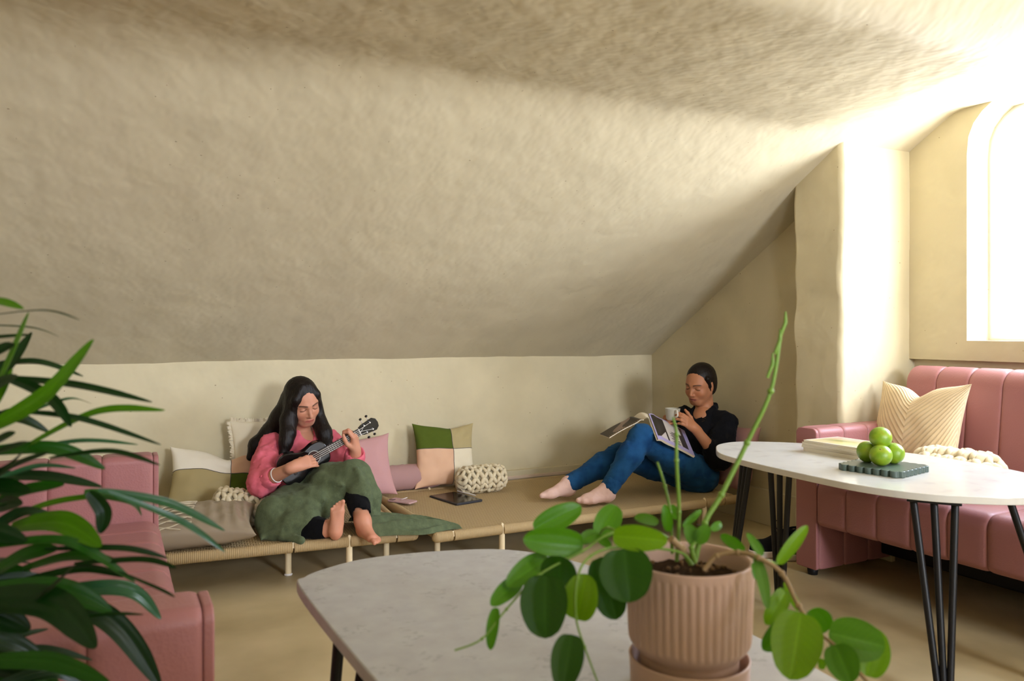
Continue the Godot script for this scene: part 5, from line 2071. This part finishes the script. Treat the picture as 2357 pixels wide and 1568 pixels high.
	f.chain([neck + Vector3(0.01, -0.035, 0), chest], [0.068, 0.1], 0.05)
	f.chain([sh_n, sh_n.lerp(el_n, 0.55), el_n, el_n.lerp(wr_n, 0.32)], [0.062, 0.072, 0.064, 0.050], 0.03)
	f.chain([sh_f, sh_f.lerp(el_f, 0.55), el_f, el_f.lerp(wr_f, 0.55)], [0.062, 0.072, 0.064, 0.048], 0.03)
	f.blob(neck + Vector3(-0.062, 0.012, 0.024), Vector3(0.062, 0.062, 0.036), Basis(Vector3(0, 0, 1), -0.3), 0.01, true)
	f.blob(neck + Vector3(-0.01, 0.04, 0.0), Vector3(0.056, 0.07, 0.056), Basis.IDENTITY, 0.01, true)
	wrinkled(f, 0.009, 8.0, Vector3(1, 0.7, 1))
	g = Geo.new()
	f.skin(g, 0.0078)
	var blouse := part(o, "blouse", g, black)
	_collar(blouse, neck + Vector3(0.004, 0, 0), Vector3(-1, 0, 0.25), black)
	g = Geo.new()
	for k in 2:
		var pts := PackedVector3Array()
		for j in 13:
			var a := lerpf(-1.0, 1.0, j / 12.0)
			pts.append(neck + Vector3(-0.052 - 0.030 * cos(a) - 0.008 * k, -0.032 - 0.028 * cos(a * 1.3) - 0.012 * k, 0.024 + 0.062 * a))
		g.tube(pts, PackedFloat32Array([0.0016]), 6)
	part(o, "necklace", g, mat(rgb8(60, 44, 24), 0.4))

	var sock := cloth_mat(rgb8(222, 186, 172), 0.05)
	# jeans with turned-up hems, and pink socks
	var denim := cloth_mat(rgb8(38, 86, 132), 0.06)
	denim.albedo_texture = noise_tex(0.012, 3, 256, 71, FastNoiseLite.TYPE_SIMPLEX_SMOOTH, [[0.0, 0.5, 1.0], [Color(0.62, 0.66, 0.74), Color(0.85, 0.88, 0.9), Color(1, 1, 1)]])
	denim.uv1_scale = Vector3(2.5, 2.5, 2.5)
	f = Flesh.new()
	f.chain([hips, hips + Vector3(0, -0.01, 0.03)], [0.122, 0.118], 0.05)
	f.chain([hip_n, hip_n.lerp(kn_n, 0.5), kn_n, kn_n.lerp(an_n, 0.35), an_n.lerp(kn_n, 0.14)], [0.100, 0.086, 0.066, 0.064, 0.049], 0.035)
	f.chain([hip_f, hip_f.lerp(kn_f, 0.5), kn_f, kn_f.lerp(an_f, 0.35), an_f.lerp(kn_f, 0.12)], [0.100, 0.086, 0.066, 0.064, 0.049], 0.035)
	wrinkled(f, 0.0055, 10.0, Vector3(1.0, 1.2, 0.7))
	g = Geo.new()
	f.skin(g, 0.0075)
	var jeans := part(o, "jeans", g, denim)
	for c in [[an_n, kn_n], [an_f, kn_f]]:
		f = Flesh.new()
		var d: Vector3 = (c[1] - c[0]).normalized()
		f.bone(c[0] + d * 0.015, c[0] + d * 0.045, 0.048, 0.051, 0.01)
		f.bone(c[0] - d * 0.05, c[0] - d * 0.028, 0.05, 0.043, 0.004, true)
		wrinkled(f, 0.003, 18.0)
		g = Geo.new()
		f.skin(g, 0.005)
		part(jeans, "hem", g, denim)
	for q in [[Vector3(2.352, 0.206, -3.468), an_n, -1.0], [Vector3(2.238, 0.206, -3.685), an_f, 1.0]]:
		f = Flesh.new()
		foot_flesh(f, q[0] - Vector3(0, 0.006, 0), q[1] + Vector3(0, 0.01, 0), Vector3(-1, 0.03, 0), Vector3.UP, Vector3(0, 0, q[2]), false, 0.99)
		wrinkled(f, 0.0015, 20.0)
		g = Geo.new()
		f.skin(g, 0.0045)
		part(o, "sock", g, sock)

	# mug held in both hands
	var at := Vector3(2.792, 0.608, -3.488)
	var grey := mat(rgb8(176, 172, 158), 0.35)
	var mug := thing("mug", "small grey cup held in the hands of the woman in black", "mug", at)
	g = Geo.new()
	g.lathe(PackedVector2Array([Vector2(0.001, 0), Vector2(0.028, 0), Vector2(0.036, 0.008), Vector2(0.042, 0.062), Vector2(0.0425, 0.0655), Vector2(0.040, 0.066), Vector2(0.038, 0.060), Vector2(0.031, 0.010), Vector2(0.001, 0.008)]), at, 32)
	part(mug, "cup", g, grey)
	g = Geo.new()
	g.tube(spline([at + Vector3(-0.010, 0.056, 0.038), at + Vector3(-0.016, 0.055, 0.060), at + Vector3(-0.016, 0.030, 0.062), at + Vector3(-0.010, 0.020, 0.035)], 6), PackedFloat32Array([0.005]), 8)
	part(mug, "handle", g, mat(rgb8(222, 216, 204), 0.3))
	open_magazine()

func open_magazine() -> void:
	var o := thing("open_magazine", "open magazine lying face down over the knee of the woman in black", "magazine", Vector3(2.58, 0.59, -3.49))
	var print := mat(Color.WHITE, 0.3)
	print.albedo_texture = painted(Vector2i(128, 160), func(x: int, y: int) -> Color:
		var u := x / 128.0
		var w := y / 160.0
		var c := Color(0.66, 0.63, 0.80)
		if u > 0.02 and w > 0.14 and u < 0.86 and w < 0.96:
			c = Color(0.80, 0.78, 0.76)
			if u < 0.34:
				c = Color(0.20, 0.19, 0.17) if (u - 0.06) * 1.5 < w - 0.1 else Color(0.8, 0.78, 0.76)
				if u > 0.30 and w < 0.5:
					c = Color(0.12, 0.12, 0.12)
			elif u > 0.42 and u < 0.66:
				c = Color(0.16, 0.15, 0.17) if fposmod(w * 30.0, 2.0) < 1.1 and absf(u - 0.54) < 0.10 - 0.04 * sin(w * 60.0) and w < 0.6 else c
			elif u > 0.68:
				c = Color(0.24, 0.22, 0.22) if w < 0.62 or u > 0.78 else c
		return c)
	var dark := mat(Color.WHITE, 0.3)
	dark.albedo_texture = painted(Vector2i(96, 96), func(x: int, y: int) -> Color:
		var u := x / 96.0
		var w := y / 96.0
		var c := Color(0.16, 0.11, 0.08)
		if absf(u - 0.45 - 0.2 * sin(w * 5.0)) < 0.14:
			c = Color(0.55, 0.46, 0.40)
		if w < 0.14:
			c = Color(0.62, 0.52, 0.38) if fposmod(u * 16.0, 1.0) < 0.5 else Color(0.12, 0.09, 0.07)
		return c)
	var paper := mat(rgb8(226, 214, 190), 0.6)
	# both halves hang from the fold, which runs over the knee and tilts down towards the near side
	for e in 2:
		var s0: Vector3 = [Vector3(2.604, 0.614, -3.500), Vector3(2.584, 0.520, -3.362)][e]
		var s1: Vector3 = [Vector3(2.622, 0.618, -3.620), Vector3(2.644, 0.640, -3.525)][e]
		var along: Vector3 = [Vector3(-0.205, -0.090, -0.035), Vector3(0.262, -0.112, -0.012)][e]
		var nor := (s1 - s0).cross(along).normalized() * (-1.0 if e == 0 else 1.0)
		if nor.y < 0:
			nor = -nor
		var thick := 0.012 if e == 1 else 0.004
		var sheet := func(a: float, b: float, lift: float) -> Vector3:
			var roll := exp(-a * 7.0)
			return s0.lerp(s1, b) + along * a + nor * (lift + (0.012 - 0.024 * absf(roll - 0.5)) * (1.0 if a < 0.3 else 0.0) * (1.0 - a / 0.3) + 0.006 * sin(a * PI))
		var g := Geo.new()
		g.grid(24, 6, func(a: float, b: float) -> Vector3: return sheet.call(a, b, thick + 0.0006))
		part(o, "cover", g, print if e == 1 else dark)
		g = Geo.new()
		for side in 2:
			g.grid(24, 6, func(a: float, b: float) -> Vector3: return sheet.call(a * 0.995, b, thick * side), side == 0)
			g.group += 1
		for rim in 3:
			g.grid(24, 1, func(a: float, b: float) -> Vector3: return sheet.call(0.995 if rim == 2 else a * 0.995, [0.0, 1.0, a][rim], thick * b))
			g.group += 1
		part(o, "pages", g, paper)
	var g := Geo.new()
	for side in 2:
		g.grid(12, 5, func(a: float, b: float) -> Vector3:
			var p := Vector3(2.602, 0.617, -3.500).lerp(Vector3(2.620, 0.620, -3.620), b)
			var q := Vector3(2.625, 0.612, -3.47).lerp(Vector3(2.646, 0.645, -3.525), b)
			return p.lerp(q, a) + Vector3(0, (0.017 - 0.004 * side) * sin(PI * a), 0), side == 1)
		g.group += 1
	part(o, "folded_spine", g, paper)
# ---------------------------------------------------------------- where leaves and stems grow, in metres
# base, tip, width, tone
const HOYA := [
	[0.528,0.821,-0.966,0.598,0.85,-0.952,0.035,1], [0.547,0.822,-0.866,0.467,0.835,-0.884,0.038,1], [0.598,0.817,-0.907,0.643,0.851,-0.929,0.036,1], [0.561,0.843,-0.819,0.607,0.843,-0.768,0.032,2],
	[0.565,0.831,-0.801,0.554,0.774,-0.773,0.065,0], [0.556,0.812,-0.839,0.562,0.739,-0.813,0.047,0], [0.502,0.75,-0.81,0.518,0.803,-0.813,0.045,2], [0.473,0.802,-0.836,0.458,0.735,-0.81,0.059,0],
	[0.5,0.819,-0.845,0.508,0.776,-0.863,0.047,0], [0.506,0.806,-0.887,0.435,0.784,-0.867,0.032,1], [0.464,0.783,-0.886,0.409,0.767,-0.858,0.024,1], [0.415,0.765,-0.855,0.4,0.721,-0.84,0.016,1],
	[0.481,0.744,-0.787,0.451,0.696,-0.758,0.038,0], [0.565,0.815,-0.902,0.597,0.823,-0.908,0.019,1], [0.585,0.817,-0.858,0.578,0.826,-0.884,0.012,1], [0.684,0.83,-0.886,0.672,0.833,-0.926,0.017,3],
	[0.684,0.824,-0.863,0.679,0.862,-0.866,0.015,1], [0.707,0.836,-0.874,0.713,0.853,-0.893,0.012,1], [0.708,0.828,-0.862,0.752,0.845,-0.874,0.01,1], [0.711,0.811,-0.838,0.685,0.842,-0.829,0.021,3],
	[0.705,0.815,-0.83,0.713,0.84,-0.815,0.021,3], [0.736,0.827,-0.837,0.763,0.831,-0.845,0.012,1], [0.742,0.811,-0.778,0.734,0.825,-0.815,0.015,1], [0.763,0.805,-0.767,0.737,0.838,-0.769,0.012,3],
	[0.741,0.81,-0.756,0.716,0.759,-0.712,0.016,3], [0.781,0.794,-0.758,0.831,0.84,-0.754,0.017,2], [0.76,0.793,-0.78,0.756,0.773,-0.771,0.01,1], [0.767,0.77,-0.731,0.729,0.733,-0.728,0.025,2],
	[0.745,0.759,-0.686,0.694,0.699,-0.656,0.059,2], [0.762,0.747,-0.7,0.696,0.717,-0.7,0.031,1], [0.797,0.723,-0.694,0.794,0.744,-0.717,0.036,1], [0.775,0.734,-0.671,0.819,0.725,-0.626,0.05,3],
	[0.807,0.686,-0.643,0.845,0.732,-0.658,0.041,2], [0.765,0.728,-0.653,0.757,0.695,-0.624,0.038,1], [0.776,0.685,-0.682,0.776,0.699,-0.682,0.009,2], [0.783,0.743,-0.723,0.765,0.78,-0.732,0.011,2]]
# points, radius
const STEMS := [
	[[[0.694,0.783,-0.858],[0.697,0.851,-0.857],[0.687,0.924,-0.85],[0.687,0.96,-0.85],[0.677,0.984,-0.845]],0.0024], [[[0.695,0.791,-0.869],[0.692,0.848,-0.87],[0.686,0.885,-0.874],[0.67,0.92,-0.87]],0.0021],
	[[[0.71,0.787,-0.839],[0.729,0.836,-0.841],[0.756,0.873,-0.838],[0.795,0.944,-0.829],[0.825,1.017,-0.814],[0.837,1.094,-0.808]],0.0034],
	[[[0.698,0.784,-0.834],[0.675,0.817,-0.846],[0.628,0.84,-0.847],[0.576,0.836,-0.851],[0.535,0.819,-0.85],[0.471,0.798,-0.849],[0.426,0.763,-0.849],[0.391,0.735,-0.844],[0.358,0.725,-0.85]],0.0015],
	[[[0.694,0.787,-0.824],[0.676,0.805,-0.834],[0.579,0.825,-0.827],[0.528,0.822,-0.819],[0.503,0.801,-0.81],[0.496,0.757,-0.802],[0.5,0.725,-0.789],[0.509,0.685,-0.773]],0.0016],
	[[[0.694,0.786,-0.802],[0.709,0.805,-0.794],[0.727,0.812,-0.774],[0.736,0.811,-0.747],[0.755,0.794,-0.726],[0.758,0.76,-0.702],[0.766,0.736,-0.681],[0.78,0.716,-0.657],[0.793,0.685,-0.628]],0.003],
	[[[0.703,0.787,-0.831],[0.699,0.807,-0.833],[0.711,0.814,-0.839],[0.71,0.82,-0.839]],0.003], [[[0.668,0.822,-0.838],[0.688,0.805,-0.839],[0.709,0.786,-0.84]],0.0045],
	[[[0.732,0.813,-0.749],[0.76,0.802,-0.757],[0.781,0.794,-0.758]],0.0016], [[[0.611,0.825,-0.833],[0.593,0.837,-0.876],[0.598,0.818,-0.907]],0.0017]]
# base, middle, tip, width, tone
const PALM := [
	[-0.166,1.127,-1.156,-0.125,1.137,-1.105,-0.092,1.127,-1.057,0.012,2], [-0.147,0.987,-1.164,-0.109,1.076,-1.119,-0.089,1.123,-1.083,0.027,2], [-0.132,0.985,-1.119,-0.071,1.026,-1.085,-0.021,1.091,-1.056,0.032,2],
	[-0.167,1.052,-1.232,-0.095,1.061,-1.228,-0.037,1.039,-1.231,0.013,0], [-0.147,1.043,-1.205,-0.045,1.034,-1.134,0.043,1.013,-1.069,0.011,0], [-0.144,1.054,-1.178,-0.074,1.022,-1.128,-0.046,0.984,-1.099,0.015,0],
	[-0.144,1.119,-1.137,-0.073,1.126,-1.071,-0.034,1.114,-1.021,0.003,0], [-0.144,1.109,-1.142,-0.092,1.106,-1.159,-0.063,1.094,-1.188,0.004,0], [-0.114,0.988,-1.195,-0.056,1.01,-1.211,-0.027,1.0,-1.241,0.008,3],
	[-0.114,0.944,-1.192,-0.02,0.999,-1.122,0.057,1.003,-1.061,0.012,2], [-0.108,1.003,-1.134,-0.036,0.992,-1.114,0.054,0.957,-1.085,0.009,0], [-0.155,0.993,-1.206,-0.111,0.986,-1.22,-0.078,0.963,-1.241,0.018,0],
	[-0.12,0.943,-1.204,-0.039,0.953,-1.208,0.031,0.942,-1.217,0.009,3], [-0.156,0.947,-1.192,-0.068,0.95,-1.168,-0.01,0.92,-1.16,0.02,1], [-0.072,0.942,-1.138,-0.003,0.954,-1.079,0.05,0.94,-1.029,0.008,0],
	[-0.126,0.918,-1.162,-0.086,0.926,-1.186,-0.045,0.916,-1.21,0.01,3], [-0.161,0.91,-1.231,-0.083,0.905,-1.23,-0.014,0.884,-1.233,0.019,0], [-0.161,0.867,-1.188,-0.101,0.902,-1.145,-0.054,0.912,-1.109,0.018,1],
	[-0.166,0.83,-1.231,-0.075,0.874,-1.197,0.031,0.886,-1.155,0.011,2], [-0.034,0.891,-1.161,0.018,0.876,-1.171,0.035,0.846,-1.199,0.021,1], [-0.028,0.899,-1.115,-0.011,0.875,-1.105,-0.015,0.848,-1.105,0.02,0],
	[-0.017,0.9,-1.12,0.066,0.874,-1.123,0.136,0.828,-1.132,0.013,3], [-0.005,0.906,-1.065,0.077,0.861,-1.068,0.131,0.811,-1.085,0.009,3], [-0.119,0.848,-1.196,-0.058,0.862,-1.13,-0.013,0.84,-1.071,0.03,2],
	[-0.147,0.841,-1.125,-0.051,0.846,-1.092,0.024,0.791,-1.071,0.014,1], [-0.075,0.834,-1.114,0.011,0.833,-1.079,0.061,0.818,-1.062,0.008,0], [-0.154,0.783,-1.176,-0.101,0.822,-1.14,-0.06,0.833,-1.111,0.024,1],
	[-0.127,0.779,-1.221,-0.051,0.81,-1.161,0.008,0.808,-1.109,0.016,1], [-0.044,0.812,-1.113,0.032,0.823,-1.053,0.067,0.818,-1.014,0.008,0], [-0.123,0.778,-1.178,-0.036,0.803,-1.119,0.013,0.797,-1.079,0.011,0],
	[-0.152,0.79,-1.162,-0.1,0.788,-1.163,-0.06,0.773,-1.17,0.016,0], [-0.157,0.779,-1.16,-0.063,0.781,-1.123,-0.002,0.749,-1.103,0.028,1], [-0.08,0.759,-1.187,0.015,0.751,-1.183,0.06,0.696,-1.205,0.024,3],
	[-0.153,0.778,-1.129,-0.067,0.781,-1.067,-0.018,0.735,-1.023,0.038,0], [-0.096,0.783,-1.179,-0.0,0.72,-1.146,0.056,0.63,-1.133,0.03,0], [0.005,0.808,-1.068,0.05,0.789,-1.036,0.066,0.782,-1.018,0.004,0],
	[-0.069,0.747,-1.1,-0.008,0.757,-1.07,0.033,0.756,-1.051,0.005,0], [-0.142,0.753,-1.121,-0.115,0.736,-1.153,-0.104,0.712,-1.192,0.009,3], [-0.158,0.676,-1.225,-0.113,0.687,-1.249,-0.082,0.681,-1.28,0.01,0],
	[-0.155,0.682,-1.206,-0.085,0.676,-1.217,-0.026,0.643,-1.234,0.013,0], [-0.149,0.706,-1.122,-0.067,0.712,-1.067,-0.003,0.691,-1.021,0.021,1], [-0.162,0.647,-1.235,-0.104,0.643,-1.236,-0.058,0.592,-1.243,0.027,1],
	[-0.131,0.659,-1.157,-0.065,0.661,-1.169,-0.024,0.616,-1.193,0.019,0], [-0.162,1.016,-1.196,-0.126,1.052,-1.213,-0.098,1.1,-1.232,0.019,0], [-0.156,0.934,-1.157,-0.127,0.967,-1.12,-0.103,0.981,-1.086,0.018,0],
	[-0.159,0.891,-1.175,-0.112,0.935,-1.124,-0.068,0.957,-1.075,0.015,0], [-0.152,0.841,-1.165,-0.102,0.868,-1.186,-0.053,0.841,-1.209,0.019,0], [-0.141,0.751,-1.153,-0.081,0.784,-1.084,-0.04,0.832,-1.025,0.012,0],
	[-0.152,0.92,-1.127,-0.118,0.936,-1.085,-0.093,0.962,-1.048,0.026,0], [-0.164,1.09,-1.216,-0.13,1.094,-1.192,-0.092,1.097,-1.166,0.009,0], [-0.164,0.994,-1.161,-0.131,1.032,-1.113,-0.099,1.049,-1.066,0.021,0],
	[-0.176,0.948,-1.244,-0.141,0.98,-1.225,-0.107,0.997,-1.207,0.029,1], [-0.163,0.935,-1.151,-0.124,0.958,-1.097,-0.088,0.974,-1.044,0.023,0], [-0.16,0.902,-1.132,-0.126,0.919,-1.091,-0.085,0.917,-1.046,0.027,0],
	[-0.171,0.855,-1.208,-0.132,0.882,-1.162,-0.099,0.89,-1.119,0.028,0], [-0.16,0.844,-1.131,-0.132,0.86,-1.121,-0.093,0.847,-1.106,0.027,0], [-0.164,0.799,-1.156,-0.132,0.807,-1.19,-0.097,0.791,-1.222,0.028,0],
	[-0.162,0.761,-1.14,-0.128,0.756,-1.132,-0.091,0.735,-1.121,0.033,0], [-0.173,0.697,-1.219,-0.138,0.704,-1.199,-0.102,0.692,-1.178,0.032,0], [-0.176,0.643,-1.245,-0.139,0.661,-1.23,-0.093,0.646,-1.21,0.036,0],
	[-0.164,1.031,-1.155,-0.131,1.073,-1.136,-0.107,1.085,-1.121,0.018,0], [-0.155,0.979,-1.127,-0.123,1.021,-1.11,-0.107,1.056,-1.1,0.021,2], [-0.156,0.73,-1.152,-0.111,0.703,-1.17,-0.075,0.663,-1.192,0.028,0],
	[-0.165,0.797,-1.222,-0.114,0.786,-1.201,-0.083,0.761,-1.191,0.022,1]]
